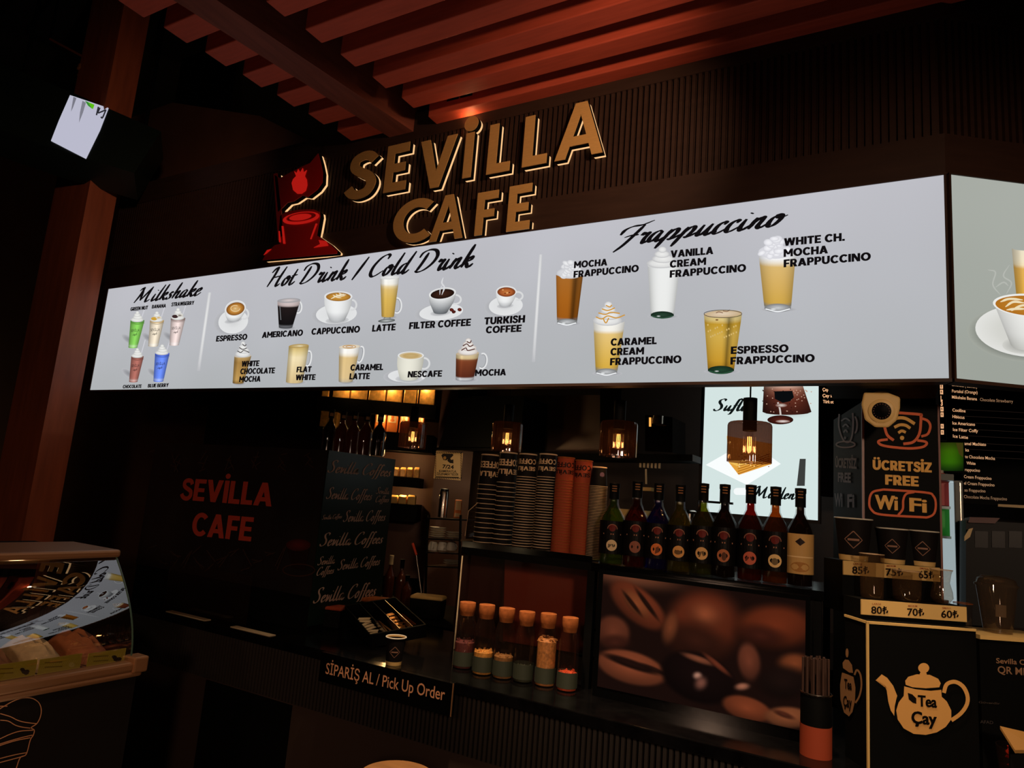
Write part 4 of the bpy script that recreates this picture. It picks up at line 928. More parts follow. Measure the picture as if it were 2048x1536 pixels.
# panel wall beside the shelves, camera notice, hood, steel back panel
FP = Frame(pY(895, 960, 4.1), AS)
l, r, z0, z1 = R4(866, 940, 770, 1180, FP)
m = MB(); m.fbox(FP, l, r, z0 - .3, z1 + .3, -.06, 0); tag(m.build('wall_panel', M['wallbrown'], origin=tuple(FP.pt(l, z0))), 'plain brown wall panel behind the camera notice', 'panel')
t = thing('camera_notice', 'square cream notice with a striped border and a camera symbol on the wall panel', 'sign', tuple(FP.hit(897, 958)))
d = Draw(FP, .006); l, r, z0, z1 = R4(869.5, 924, 904, 959, FP)
m = MB(); m.fbox(FP, l, r, z0, z1, .0008, .005); m.build('plate', M['cream'], t)
for k in range(15):
    x = 870.5 + k * 3.6
    for y in (905.6, 957): d.line([(x, y + 1.4), (x + 2.4, y - 1.4)], 1.3, (24, 16, 14))
    y = 907 + k * 3.4
    for x2 in (871.2, 922.4): d.line([(x2 - 1.4, y + 1.2), (x2 + 1.4, y - 1.2)], 1.3, (24, 16, 14))
d.poly([(883, 911), (886, 907.5), (906, 908), (907, 911), (902, 916), (897, 917), (893, 921), (887, 920)], (26, 18, 16)); d.ell(889.8, 916, 3, 3.2, (190, 140, 70)); d.poly([(896, 917), (901, 916), (902, 920), (907, 919), (907, 927), (900, 926), (895, 922)], (26, 18, 16))
text(d.m, FP, '7/24', (885, 936.5), (907.5, 938), 7.2, w=d.w + .001, bold=.03, c=(26, 18, 16))
text(d.m, FP, 'KAMERAYLA', (878.5, 944.3), (912.5, 945.3), 4.6, w=d.w + .001, bold=.02, c=(26, 18, 16)); text(d.m, FP, 'İZLENMEKTEDİR', (873.5, 950.2), (917, 951.6), 4.6, w=d.w + .001, bold=.02, c=(26, 18, 16))
d.line([(871.5, 954), (918, 955.2)], 2.2, (26, 18, 16), False); d.build('printed_notice', INK, t)
def px_prism(pts, y, dy, mat, name, parent=None): 
    ps = [pY(*p, y) for p in pts]; m = MB(); m.prism(ps, [p + np.array([0, dy, 0]) for p in ps]); return m.build(name, mat, parent, None if parent else tuple(ps[0]))
t = thing('extractor_hood', 'black sloped extractor hood hanging behind the second pendant lamp', 'hood', tuple(pY(940, 905, 3.9)))
px_prism([(906, 800), (950, 792), (1048, 792), (1040, 897), (877, 895)], 3.9, .35, M['black'], 'canopy', t)
px_prism([(917, 740), (945, 740), (945, 800), (917, 800)], 4.0, .2, M['blackmetal'], 'duct', t)
px_prism([(872, 895), (1042, 897), (1042, 902), (871, 900)], 3.88, .02, M['blackmetal'], 'lower_edge', t)
tag(px_prism([(1048, 790), (1200, 790), (1200, 903), (1046, 903)], 4.3, .03, surf('dull_steel', (120, 104, 92), .4, .7), 'steel_backsplash'), 'dull steel wall sheet between the two middle pendant lamps', 'backsplash')
tag(px_prism([(1046, 905), (1385, 909), (1385, 922), (1046, 918)], 4.1, .2, M['black'], 'back_shelf'), 'black shelf edge running along the back wall behind the cup stacks', 'shelf')
tag(px_prism([(1200, 740), (1238, 740), (1238, 905), (1200, 905)], 4.28, .05, M['black'], 'wall_post'), 'dark upright post behind the third pendant lamp', 'post')
# hanging utensil rail with little lit cards behind the bottles
t = thing('card_rack', 'small rack with a row of lit cards left of the poster', 'rack', tuple(pY(1300, 945, 4.3)))
px_prism([(1275, 906), (1325, 914), (1325, 918), (1275, 910)], 4.3, .05, M['blackmetal'], 'rail', t)
for k in range(6): px_prism([(1279 + k * 7.6, 919 + k * 1.1), (1282.5 + k * 7.6, 919.5 + k * 1.1), (1282 + k * 7.6, 935 + k * .4), (1278.5 + k * 7.6, 934.5 + k * .4)], 4.29, .01, M['paper'], 'card', t)
px_prism([(1290, 938), (1293, 938), (1293.5, 968), (1290.5, 968)], 4.29, .01, M['paper'], 'long_card', t)
px_prism([(1278, 974), (1302, 975), (1302, 982), (1278, 981)], 4.25, .1, M['cream'], 'ledge_card', t)
q = pY(1222, 1016, 4.1); q1 = pY(1292, 1018, 4.1)
m = MB(); m.box(((q[0] + q1[0]) / 2, 4.2, (q[2] + .94) / 2), (q1[0] - q[0], .2, q[2] - .94)); tag(m.build('storage_box', M['cream'], None, (q[0], 4.1, .94)), 'dim cream box on the back counter behind the left syrup bottles', 'box')
t = thing('espresso_machine', 'dark espresso machine standing by the back wall between third and fourth lamp', 'machine', tuple(pY(1330, 900, 4.2)))
px_prism([(1290, 830), (1345, 834), (1345, 905), (1290, 902)], 4.2, .3, M['blackgloss'], 'body', t)
px_prism([(1298, 835), (1302, 835), (1302, 853), (1298, 853)], 4.195, .004, M['shelfglow'], 'lit_indicator', t)
m = MB(); m.lathe([(.001, 0), (.035, 0), (.035, .05), (.001, .06)], 16, tuple(pY(1316, 848, 4.17))); m.build('group_head', M['steel'], t, smooth=True)

_h = pY(900, 930, 3.5); lamp('notice_fill', 'POINT', tuple(_h), 3.2, (1, .68, .36), .03)  # unseen lamp added to brighten the notice and dish rack
# dish rack with plates and cups
YD = 3.3
def slabpx(x0, x1, y0, y1, y, dy, mat, name, parent): return px_prism([(x0, y0), (x1, y0 + (x1 - x0) * .05), (x1, y1 + (x1 - x0) * .05), (x0, y1)], y, dy, mat, name, parent)
t = thing('dish_rack', 'open dish rack with steel shelf edges holding plates and cups', 'rack', tuple(pY(888, 1150, YD)))
SHY = {}
for y0 in (1035, 1076, 1103, 1131): slabpx(852, 921, y0, y0 + 3, YD, .22, M['steel'] if y0 > 1040 else M['blackmetal'], 'shelf', t)
for x in (853, 919): px_prism([(x, 1030), (x + 2, 1030), (x - 4, 1231), (x - 6, 1231)], YD - .001, .015, M['blackmetal'], 'upright', t)
def zat(px, py): return pY(px, py, YD + .11)[2]
def rack_item(px, py): z = pY(px, py, YD)[2] + .004; return (pY(px, py, YD + .10)[0], YD + .10, z)
m = MB(); m.lathe([(.001, 0), (.03, 0), (.048, .006), (.05, .009), (.03, .004), (.001, .003)], 28)
plate0 = None
for k in range(10):
    i, st = (k, 0) if k < 5 else (k - 5, 1) if k < 8 else (k - 8, 2)
    b = rack_item(*((874, 1079), (907, 1080), (903, 1134))[st]); loc = (b[0], b[1], b[2] + .0125 * i)
    lab = 'white saucer in the %s stack on the dish rack, %s from the bottom' % (('left upper', 'right upper', 'lower')[st], ordn(i))
    if plate0 is None: plate0 = m.build('saucer', M['white'], None, (0, 0, 0), True); plate0.location = loc; tag(plate0, lab, 'plate', 'saucers on the dish rack')
    else: o = plate0.copy(); col.objects.link(o); o.location = loc; o['label'] = lab
c0 = None
for i, px in enumerate((865, 884, 902)):
    b = rack_item(px, 1105.5)
    lab = 'white espresso cup upside down in the dish rack, %s from the left' % ordn(i)
    if c0 is None:
        c0 = thing('espresso_cup', lab, 'cup', b, 'cups on the dish rack'); m = MB(); m.lathe([(.03, 0), (.032, .004), (.031, .02), (.024, .042), (.018, .05), (.001, .05)], 24); m.build('bowl', M['white'], c0, (0, 0, 0), True)
        m = MB(); m.tube([(.03 + .014 * math.sin(a), 0, .024 + .014 * math.cos(a)) for a in np.linspace(.2, 2.9, 10)], .0035, 8); m.build('handle', M['white'], c0, (0, 0, 0), True); c0.rotation_euler.z = -.9
    else: dup(c0, b, lab, -1.2 + .5 * i)
p = rack_item(884, 1037.5); t = thing('thermos_flask', 'slim steel flask with bright streaks on top of the dish rack', 'flask', p)
m = MB(); m.lathe([(.001, 0), (.026, 0), (.027, .14), (.024, .15), (.001, .152)], 28); m.build('cylinder', M['steel'], t, (0, 0, 0), True)
m = MB(); m.lathe([(.025, .15), (.025, .165), (.001, .168)], 24); m.build('lid', M['blackmetal'], t, (0, 0, 0), True)
p = rack_item(914, 1039); t = thing('coffee_packet', 'orange packet with a cream figure label standing on the dish rack', 'packet', p)
m = MB(); m.box((0, 0, .052), (.042, .04, .104), taper=.95); m.build('pouch', orangep, t, (0, 0, 0), bevel=.004)
m = MB(); m.box((0, -.021, .072), (.032, .003, .052)); m.box((0, -.0215, .018), (.032, .003, .02)); m.build('printed_label', M['paper'], t, (0, 0, 0)); t.rotation_euler.z = face_cam(p)

# ------------------------------------------------------------------ clutter on the work surface behind the tray
wb = thing('work_table', 'dark work table behind the counter carrying the tubs and tools', 'table', (-2.1, 3.35, .9))
m = MB(); m.box((-1.95, 3.35, .93), (1.9, .6, .04)); m.build('tabletop', M['black'], wb); m = MB(); m.box((-1.95, 3.35, .455), (1.85, .55, .91)); m.build('base', M['black'], wb)
def tub(px, py, wd, h, label, mat):
    p = pZ(px, py, .95 + h); p[2] = .95
    t = thing('food_tub', label, 'tub', tuple(p))
    m = MB(); m.box((0, 0, h * .42), (wd, wd * .6, h * .84), taper=1.06); m.build('tub', M['black'], t, (0, 0, 0), bevel=.01)
    m = MB(); m.box((0, 0, h * .92), (wd * 1.1, wd * .66, h * .16), taper=.94); m.build('lid', mat, t, (0, 0, 0), bevel=.012); t.rotation_euler.z = .35
tub(858, 1190, .17, .12, 'dark tub with a bright cream lid behind the cutlery tray', M['cream'])
tub(752, 1195, .16, .12, 'dark tub with a tan lid in front of the green side panel', M['cork'])
tub(659, 1210, .15, .10, 'dark tub with a rusty red lid at the foot of the promotional cabinet', M['cupred'])
for i, (px, py, h, lb) in enumerate(((784, 1110, .22, 'slim clear bottle with a pale cap among tools by the green panel'), (806, 1118, .20, 'shorter clear bottle among tools left of the dish rack'), (816, 1150, .16, 'small clear jug bottle below the dish rack'))):
    p = pY(px, py, 3.4); h = p[2] - .95; p[2] = .95; t = thing('oil_bottle', lb, 'bottle', tuple(p)); bottle_parts(t, h, .032, amber, M['paper'] if i == 0 else M['black'])
p = pY(833, 1110, 3.2); t = thing('spatula', 'red handled spatula leaning beside the dish rack', 'utensil', tuple(p))
m = MB(); m.tube([p, p + np.array([-.035, 0, .06])], .007, 8); m.build('red_handle', surf('red_handle', (220, 70, 40), .4), t, smooth=True); m = MB(); m.tube([p, p + np.array([.06, .0, -.2])], .004, 8); m.build('shaft', M['steel'], t, smooth=True)

# ------------------------------------------------------------------ cutlery tray, tipped towards the customer
A_, B_, C_ = pY(741, 1268, 2.42), pY(849, 1248, 2.60), pY(692, 1212, 2.62)
e1, e2 = B_ - A_, C_ - A_; nn = np.cross(e1, e2); nn /= np.linalg.norm(nn)
if nn[2] < 0: nn = -nn
LW, LD = np.linalg.norm(e1), np.linalg.norm(e2)
def tp(a, b, h): return A_ + e1 * a + e2 * b + nn * h
t = thing('cutlery_tray', 'tilted black tray with four compartments of sachets and stirrers on the counter', 'tray', tuple(A_ + np.array([0, 0, -.06])))
def obox(m, a0, a1, b0, b1, h0, h1):
    vs = [tp(a, b, h) for h in (h0, h1) for a, b in ((a0, b0), (a1, b0), (a1, b1), (a0, b1))]
    m.add(vs, [(0, 3, 2, 1), (4, 5, 6, 7), (0, 1, 5, 4), (1, 2, 6, 5), (2, 3, 7, 6), (3, 0, 4, 7)])
m = MB(); obox(m, 0, 1, 0, 1, -.055, -.05); obox(m, -.02, 0, -.02, 1.02, -.055, 0); obox(m, 1, 1.02, -.02, 1.02, -.055, 0); obox(m, 0, 1, -.03, 0, -.055, 0); obox(m, 0, 1, 1, 1.03, -.055, .0)
m.build('tray_shell', M['black'], t)
for k in (.27, .53, .77): m = MB(); obox(m, k, k + .012, 0, 1, -.05, 0); m.build('divider', M['steel'], t)
m = MB(); bx = A_ + e1 * .5 + e2 * .6; m.box((bx[0], bx[1], (ZC + bx[2] - .09) / 2), (.14, .14, bx[2] - .09 - ZC), .6); m.build('support_block', M['black'], t)
rnd = random.Random(4)
def tray_item(name, lab, cat, a, b, ang, L, Wd, mat, grp, h, th=.002):
    c = tp(a, b, h); d1 = e2 / LD * math.cos(ang) + e1 / LW * math.sin(ang); d2 = np.cross(nn, d1)
    m = MB(); m.add([c + d1 * L / 2 * i + d2 * Wd / 2 * j + nn * k * th / 2 for k in (-1, 1) for i, j in ((-1, -1), (1, -1), (1, 1), (-1, 1))], [(0, 3, 2, 1), (4, 5, 6, 7), (0, 1, 5, 4), (1, 2, 6, 5), (2, 3, 7, 6), (3, 0, 4, 7)])
    tag(m.build(name, mat, None, tuple(c)), lab, cat, grp)
for i in range(9): tray_item('sugar_sachet', 'white sugar sachet in the leftmost compartment of the tray, %s from the front' % ordn(i), 'sachet', .13 + rnd.uniform(-.02, .02), .07 + .058 * i, math.pi / 2 + rnd.uniform(-.7, .7), .052, .022, M['paper'], 'sugar sachets in the tray', -.036 + .0035 * i)
for i in range(7): tray_item('wooden_stirrer', 'thin wooden stirrer in the second tray compartment, %s from its left wall' % ordn(i), 'stirrer', .31 + .028 * i, .38 + rnd.uniform(-.02, .02), rnd.uniform(-.12, .12), .14, .006, M['tablewood'], 'stirrers in the tray', -.04 + .003 * (i % 3))
gold2 = surf('gold_sachet', (235, 170, 90), .25, .6)
for i in range(7): tray_item('foil_sachet', 'shiny gold foil sachet in the third compartment, %s from the front' % ordn(i), 'sachet', .65 + rnd.uniform(-.02, .02), .08 + .08 * i, math.pi / 2 + rnd.uniform(-.5, .5), .045, .028, gold2, 'foil sachets in the tray', -.038 + .004 * i)
for i in range(6): tray_item('brown_stirrer', 'brown stirrer stick in the rightmost compartment, %s from its left wall' % ordn(i), 'stirrer', .81 + .03 * i, .46 + rnd.uniform(-.02, .02), rnd.uniform(-.08, .08), .16, .006, M['cork'], 'brown stirrers in the tray', -.04 + .003 * (i % 3))

# take-away cup on the counter
def paper_cup(loc, h, rt, rb, label, name='paper_cup'):
    t = thing(name, label, 'cup', tuple(loc))
    m = MB(); m.lathe([(.001, .004), (rb, .004), (rb, 0), (rb + (rt - rb) * .0, .0), (rt, h), (rt - .002, h), (rb - .002, .006), (.001, .006)], 32); m.build('cup_wall', M['cupblack'], t, (0, 0, 0), True)
    m = MB(); m.lathe([(rb + .0006, .0), (rb + (rt - rb) * .13 + .0006, h * .13)], 32, closed=False); m.build('base_band', M['cream'], t, (0, 0, 0), True)
    m = MB(); m.tube([(rt * math.cos(a), rt * math.sin(a), h) for a in np.linspace(0, 2 * math.pi, 33)], .0024, 8, False); m.build('rolled_rim', M['white'], t, (0, 0, 0), True)
    m = MB(); m.lathe([(rt - .0025, h * .98), (rt * .93, h * .8), (.001, h * .8)], 32, closed=False); m.build('inside', M['cream'], t, (0, 0, 0), True)
    m = MB(); rr = lambda z: rb + (rt - rb) * z / h
    dm = [np.array(k, float) for k in ((0, 1), (1, 0), (0, -1), (-1, 0), (0, 1))]; path = [dm[i] + (dm[i + 1] - dm[i]) * q for i in range(4) for q in (0, .33, .66)] + [dm[4]]
    vs, fs = sweep2d(path, lambda d, q: .05); wrap(m, np.array(vs), fs, rr, h * .5, h * .42, h * .42, (150, 110, 90), grow=.0008)
    v, f = rect2d(6); wrap(m, v, f, rr, h * .5, h * .05, h * .26, (150, 110, 90), grow=.0009)
    m.build('diamond_logo', INK, t, (0, 0, 0)); t.rotation_euler.z = face_cam(loc); return t
p = pZ(787, 1328, ZC); s_ = ppm(p)
paper_cup(p, 52 / s_, 20 / s_, 15 / s_, 'small dark paper cup with cream rim standing alone on the counter')
# white label strips along the left end of the counter
for i, (a, b) in enumerate((((328, 1222), (402, 1241)), ((450, 1254), (547, 1270)))):
    p, q = pZ(*a, ZC + .004), pZ(*b, ZC + .004); m = MB(); m.box(((p[0] + q[0]) / 2, 2.26, ZC + .0015), (q[0] - p[0], .035, .003))
    tag(m.build('label_strip', M['paper'], None, ((p[0] + q[0]) / 2, 2.26, ZC)), ('pale label strip at the far left end of the counter edge', 'pale label strip on the counter edge before the promotional cabinet')[i], 'label strip')
p = pZ(455, 1256, ZC); m = MB(); m.box((p[0] - .3, 2.32, ZC + .11), (.6, .008, .22)); m.build('screen_glass', M['clear']); tag(bpy.data.objects['screen_glass'], 'low upright glass screen on the counter in front of the dark cabinet', 'glass screen')
# ------------------------------------------------------------------ riser over the counter: cup shelf, bottle shelf
ZR = 1.405
riser = thing('counter_riser', 'black two level riser on the counter carrying the cup stacks and the syrup bottles', 'riser', (-1.0, 2.62, ZC))
m = MB(); m.box((-.625, 2.70, ZR - .015), (.81, .38, .03)); m.build('bottle_shelf', M['blackgloss'], riser)
m = MB(); m.box((-1.325, 2.70, ZR - .015), (.59, .38, .03)); m.build('cup_shelf', M['black'], riser)
for x, y in ((-1.605, 2.54), (-1.0, 2.84), (-.24, 2.54), (-.24, 2.84), (-1.605, 2.86)):
    m = MB(); m.box((x, y, (ZC + ZR - .03) / 2), (.022, .022, ZR - .03 - ZC)); m.build('post', M['blackmetal'], riser)
m = MB(); m.box((-1.03, 2.53, (ZC + ZR - .03) / 2), (.03, .03, ZR - .03 - ZC)); m.build('post', M['black'], riser)
pa = [pY(*p, 2.80) for p in ((922, 1095), (1012, 1108), (1008, 1285), (905, 1262))]
m = MB(); m.prism(pa, [p + np.array([0, .02, 0]) for p in pa]); o = m.build('back_panel', surf('dark_brown_gloss', (60, 36, 28), .25), riser); o['label'] = 'dark brown back panel'
pa = [pY(*p, 2.79) for p in ((1010, 1108), (1187, 1131), (1178, 1310), (1006, 1282))]
m = MB(); m.prism(pa, [p + np.array([0, .02, 0]) for p in pa]); o = m.build('back_panel', surf('rusty_gloss', (112, 44, 28), .25), riser); o['label'] = 'rusty red back panel'
pa = [pY(*p, 2.78) for p in ((1143, 1128), (1160, 1130), (1146, 1235), (1124, 1232))]
# acrylic front of the jar bay
t = thing('acrylic_panel', 'clear acrylic sheet standing at the left end of the jar bay', 'panel', tuple(pZ(905, 1290, ZC)))
m = MB(); q = pZ(905, 1330, ZC); m.box((q[0], 2.62, (ZC + ZR - .03) / 2), (.004, .36, ZR - .03 - ZC)); m.build('sheet', M['clear'], t)
m = MB(); m.box((q[0], 2.438, (ZC + ZR - .03) / 2), (.004, .004, ZR - .03 - ZC)); m.build('polished_edge', M['paper'], t)

# cork stoppered jars
jar_px = (((929, 1203), 1344), ((967.6, 1208), 1356), ((1008, 1215), 1364), ((1049, 1222), 1371), ((1092.5, 1226), 1379), ((1136.6, 1234), 1389))
fills = [('dried_petals', (96, 40, 36), .42, 'purple brown dried petals'), ('dried_chips', (226, 150, 66), .34, 'golden dried chips'), ('loose_tea', (150, 100, 50), .33, 'brown loose tea'),
         ('green_herbs', (58, 60, 38), .22, 'a little dark green herb'), ('curled_bark', (190, 120, 60), .66, 'curled tan bark'), ('red_berries', (206, 74, 34), .26, 'red berries')]
for i, ((pt_, yb), (fn, fc, fh, fl)) in enumerate(zip(jar_px, fills)):
    b = pZ(pt_[0] - 4, yb - 9, ZC); H = pY(pt_[0], pt_[1], b[1])[2] - ZC; R_ = 20.5 / ppm((b[0], b[1], 1.1))
    t = thing('storage_jar', 'cork stoppered glass jar holding %s, %s from the left' % (fl, ordn(i)), 'jar', tuple(b), 'cork stoppered jars')
    m = MB(); m.lathe([(.001, .001), (R_ * .95, .001), (R_, .008), (R_, H * .62), (R_ * .96, H * .68), (R_ * .78, H * .78), (R_ * .74, H * .84), (R_ * .76, H * .93)], 28, closed=False); m.build('glass_body', M['clear'], t, (0, 0, 0), True)
    m = MB(); m.lathe([(R_ * .66, H * .80), (R_ * .70, H * .84), (R_ * .79, H * .90), (R_ * .79, H * .995), (R_ * .77, H), (.001, H)], 28); m.build('cork_stopper', M['cork'], t, (0, 0, 0), True)
    m = MB(); m.lathe([(R_ + .0006, .012), (R_ + .0006, H * .26)], 28, closed=False); m.build('paper_band', surf('band%d' % i, (46, 50, 34), .7), t, (0, 0, 0), True)
    fm = surf(fn, fc, .6, noise=.4, scale=90)
    m = MB(); m.lathe([(.001, .004), (R_ * .9, .004), (R_ * .92, H * fh * .93), (R_ * .5, H * fh * .99), (.001, H * fh)], 20); rr = random.Random(i)
    for k in range(46):
        a = rr.uniform(0, 6.28); q = R_ * .86 * math.sqrt(rr.random()); z = H * fh * rr.uniform(.9, 1.03)
        s = rr.uniform(.003, .0065); m.box((q * math.cos(a), q * math.sin(a), z), (s * (2.6 if fn == 'curled_bark' else 1.4), s, s), rr.uniform(0, 3), .6)
    m.build('filling', fm, t, (0, 0, 0))
# stacks of paper cups, rims down
cupcream = surf('cup_lettering', (232, 196, 150), .6)
stacks = [((978, 909), (967, 1074), 'black', .0200, 62, 12), ((1019, 905), (1004, 1078), 'black', .0200, 62, 12), ((1062.5, 908), (1044, 1082), 'black', .0112, 48, 23), ((1097, 908), (1085, 1084), 'black', .0112, 48, 23),
          ((1132, 914.6), (1121, 1091), 'red', .0112, 48, 23), ((1173, 921), (1158, 1093), 'red', .0112, 48, 23), ((1200, 934), (1190, 1095), 'small', .0062, 40, 38)]
names = ['leftmost', 'second', 'third', 'fourth', 'first kraft red', 'second kraft red', 'rightmost small']
for si, (tp_, bp, kind, pitch, topx, n) in enumerate(stacks):
    y = 2.62 + (.02 if si % 2 else 0) + .012 * si
    b = pY(bp[0], bp[1], y); s_ = ppm(b); ztop = pY(tp_[0], tp_[1], y)[2]; zb = ZR
    pitch = pitch; h = topx / s_; n = max(4, int(round((ztop - zb - h) / pitch)) + 1); pitch = (ztop - zb - h) / (n - 1)
    rt = 17.0 / s_; rb = 19.5 / s_
    if kind == 'small': rt = 14 / s_; rb = 17.5 / s_
    cm = M['cupred'] if kind == 'red' else M['cupblack']
    rz = face_cam(b); proto = None; top = None
    for k in range(n):
        z = zb + k * pitch; is_top = k == n - 1
        lab = '%s cup in the %s cup stack, %s' % ('red paper' if kind == 'red' else 'black paper', names[si], 'topmost with lettering' if is_top else '%s from the top' % ordn(n - 1 - k))
        if proto is None or is_top:
            t = thing('paper_cup', lab, 'cup', (b[0], b[1], z), 'paper cups in the %s stack' % names[si]); t.rotation_euler.z = rz
            m = MB(); m.lathe([(rb - .002, .001), (rb, .001), (rt, h), (rt - .0015, h), (rt - .0018, h - .006), (.001, h - .006)], 24, closed=False); m.build('cup_wall', cm, t, (0, 0, 0), True)
            m = MB(); rg = .0016 if kind != 'small' else .0012; m.tube([((rb + .0012) * math.cos(a), (rb + .0012) * math.sin(a), .0016) for a in np.linspace(0, 2 * math.pi, 25)], rg, 6, False); m.build('rolled_rim', M['cuprim'] if kind != 'red' else M['cork'], t, (0, 0, 0), True)
            if proto is None: proto = t
            if is_top:
                m = MB(); m.tube([(rt * math.cos(a), rt * math.sin(a), h - .003) for a in np.linspace(0, 2 * math.pi, 25)], .0032, 8, False); m.build('base_band', M['cuprim'] if kind != 'red' else M['cork'], t, (0, 0, 0), True)
                if kind != 'small':
                    m = MB(); rf = lambda z: rb + (rt - rb) * z / h
                    for w_, zc in (('COFFEES', h * .66), ('SEVİLLA', h * .34)):
                        v, f = block_mesh(w_); wrap(m, v, f, rf, zc, h * .22, rt * 3.4, (226, 186, 140) if kind != 'red' else (40, 22, 16), rot180=True, ang=(.3, .0, -.5, -.5, -.4, -.7)[si], grow=.0012)
                    m.build('printed_lettering', INK, t, (0, 0, 0))
                else:
                    m = MB(); v, f = disc2d(); wrap(m, v, f, rt * 1.05, h * .6, h * .25, h * .25, (120, 90, 110), ang=.4, grow=.002); m.build('printed_emblem', INK, t, (0, 0, 0))
        else: dup(proto, (b[0], b[1], z), lab, rz)
tr = thing('cup_holder', 'low black tray with clear end guard under the paper cup stacks', 'holder', (-1.36, 2.7, ZR))
m = MB(); m.box((-1.325, 2.515, ZR + .012), (.59, .008, .024)); m.build('front_lip', M['blackgloss'], tr)
q = [pY(*p, 2.56) for p in ((930, 1074), (937, 1022), (956, 1005), (951, 1074))]; m = MB(); m.prism(q, [p + np.array([-.01, .22, 0]) for p in q]); m.build('end_guard', M['clear'], tr)
m = MB(); m.tube([pY(930, 1072, 2.558), pY(937, 1022, 2.558), pY(956, 1005, 2.558)], .0015, 6); m.build('bright_edge', M['cuprim'], tr)

# syrup bottles
syr = [((1225, 966), (150, 190, 60), (230, 196, 150), 'pale green'), ((1271.6, 962), (150, 16, 20), (150, 90, 70), 'deep red'), ((1315, 966), (20, 30, 190), (226, 120, 60), 'blue'), ((1359, 969), (190, 180, 60), (226, 160, 90), 'yellow'),
       ((1405.5, 966), (150, 150, 60), (232, 176, 110), 'olive'), ((1449, 968), (40, 18, 12), (190, 110, 70), 'dark brown'), ((1500, 969), (170, 36, 16), (206, 100, 74), 'reddish'), ((1550.5, 972.7), (200, 120, 40), (240, 196, 130), 'amber'), ((1601, 976), (70, 30, 24), None, 'cream labelled')]
for i, ((px, py), lq, dc, nm) in enumerate(syr):
    y = 2.56 + .004 * i
    bx_ = px - (3.5 if i < 6 else 1.5)
    b = pY(bx_, 1120 + i * 6, y); H = pY(px, py, y)[2] - ZR; s_ = ppm((b[0], y, ZR + .1)); R_ = 25 / s_
    t = thing('syrup_bottle', '%s syrup bottle on the riser, %s from the left' % (nm, ordn(i)), 'bottle', (b[0], y, ZR), 'syrup bottles on the riser'); t.rotation_euler.z = face_cam(b)
    lqm = glass('syrup_%d' % i, lq, .06, .05, .07, lq)
    bottle_parts(t, H, R_, lqm, M['black'])
    m = MB(); v, f = rect2d(16); wrap(m, v, f, R_, H * .33, H * .40, R_ * 3.6, (11, 8, 7) if dc else (206, 160, 96), grow=.0008); m.build('label', INK, t, (0, 0, 0))['label'] = 'dark label' if dc else 'cream label'
    m = MB(); v, f = disc2d()
    if dc:
        wrap(m, v, f, R_, H * .235, H * .135, H * .135, dc, grow=.0016)
        if i != 1: wrap(m, *(disc2d() if i % 2 else (np.array([(-1, -.6), (1, -.2), (.6, .9), (-.7, .6)], float), [(0, 1, 2, 3)])), R_, H * .228, H * (.05 + .02 * (i % 3)), H * (.08 - .015 * (i % 3)), tuple(k * .5 for k in dc), grow=.0022, ang=.05 * (i % 3) - .05)
    else:
        wrap(m, *rect2d(), R_, H * .30, H * .012, R_ * 2.4, (240, 206, 150), grow=.0016); wrap(m, np.array([(0, 1), (1, 0), (0, -1), (-1, 0)], float), [(0, 1, 2, 3)], R_, H * .45, H * .08, H * .1, (40, 26, 22), grow=.0016); wrap(m, v, f, R_, H * .2, H * .1, R_ * 1.5, (176, 120, 60), grow=.0016)
    m.build('label_picture', INK, t, (0, 0, 0))
    if dc:
        m = MB(); v2, f2 = sweep2d(arc(0, 0, 1, 1, 0, 180, 16), lambda d, q: .09); wrap(m, np.array(v2), f2, R_, H * .462, H * .06, H * .13, (150, 96, 76), grow=.0016)
        wrap(m, v, f, R_, H * .445, H * .085, H * .085, (104, 28, 22), grow=.0014); v, f = font_mesh('SYRUP'[:0] or '--', .02); wrap(m, v, f, R_, H * .37, H * .015, R_ * 1.5, (180, 120, 90), grow=.0016)
        m.build('label_emblem', INK, t, (0, 0, 0))
    m = MB(); v, f = rect2d(); 
    for q in range(3): wrap(m, v, f, R_ * .43, H * (.90 + .03 * q), H * .012, R_ * .4, (140, 92, 54), grow=.003)
    m.build('cap_print', INK, t, (0, 0, 0))

# coffee bean display screen
sx0, sx1, sz0, sz1 = -.955, -.268, .985, 1.375
FC = Frame((0, 2.45, 0))
t = thing('display_screen', 'wide dark framed screen on the counter showing blurred coffee beans', 'screen', (sx0, 2.45, ZC))
m = MB(); m.fbox(FC, sx0 - .018, sx1 + .014, ZC, sz1 + .014, -.05, -.002); m.build('housing', M['blackgloss'], t)
nx, nz = 190, 110
U, V = np.meshgrid(np.linspace(0, 1, nx), np.linspace(0, 1, nz))          # V 0 top, 1 bottom
PXX = 80 + U * 1590; PYY = (150 + 190 * U) + V * ((1090 - 150) + (150) * U * .6)   # picture detail coordinates
IMG = np.zeros((nz, nx, 3)); IMG[:] = (26, 14, 11)
def soft(cx_, cy_, rx, ry, rot, colr, edge=.25, hi=None):
    r = math.radians(rot); dx, dy = PXX - cx_, PYY - cy_
    a = (dx * math.cos(r) + dy * math.sin(r)) / rx; b = (-dx * math.sin(r) + dy * math.cos(r)) / ry
    dd = np.sqrt(a * a + b * b); al = np.clip((1 + edge - dd) / (2 * edge), 0, 1); al = al * al * (3 - 2 * al)
    c = np.array(colr, float); shade = np.clip(1.12 - .35 * dd - .18 * b, .35, 1.3)[..., None]
    IMG[:] = IMG * (1 - al[..., None]) + c * shade * al[..., None]
soft(330, 180, 420, 90, 8, (100, 62, 44), .6)
soft(390, 410, 290, 130, 38, (104, 50, 30), .16); soft(380, 400, 150, 62, 45, (118, 66, 38), .3); soft(345, 395, 120, 16, 50, (34, 18, 12), .5); soft(470, 400, 150, 18, 52, (30, 16, 11), .5)
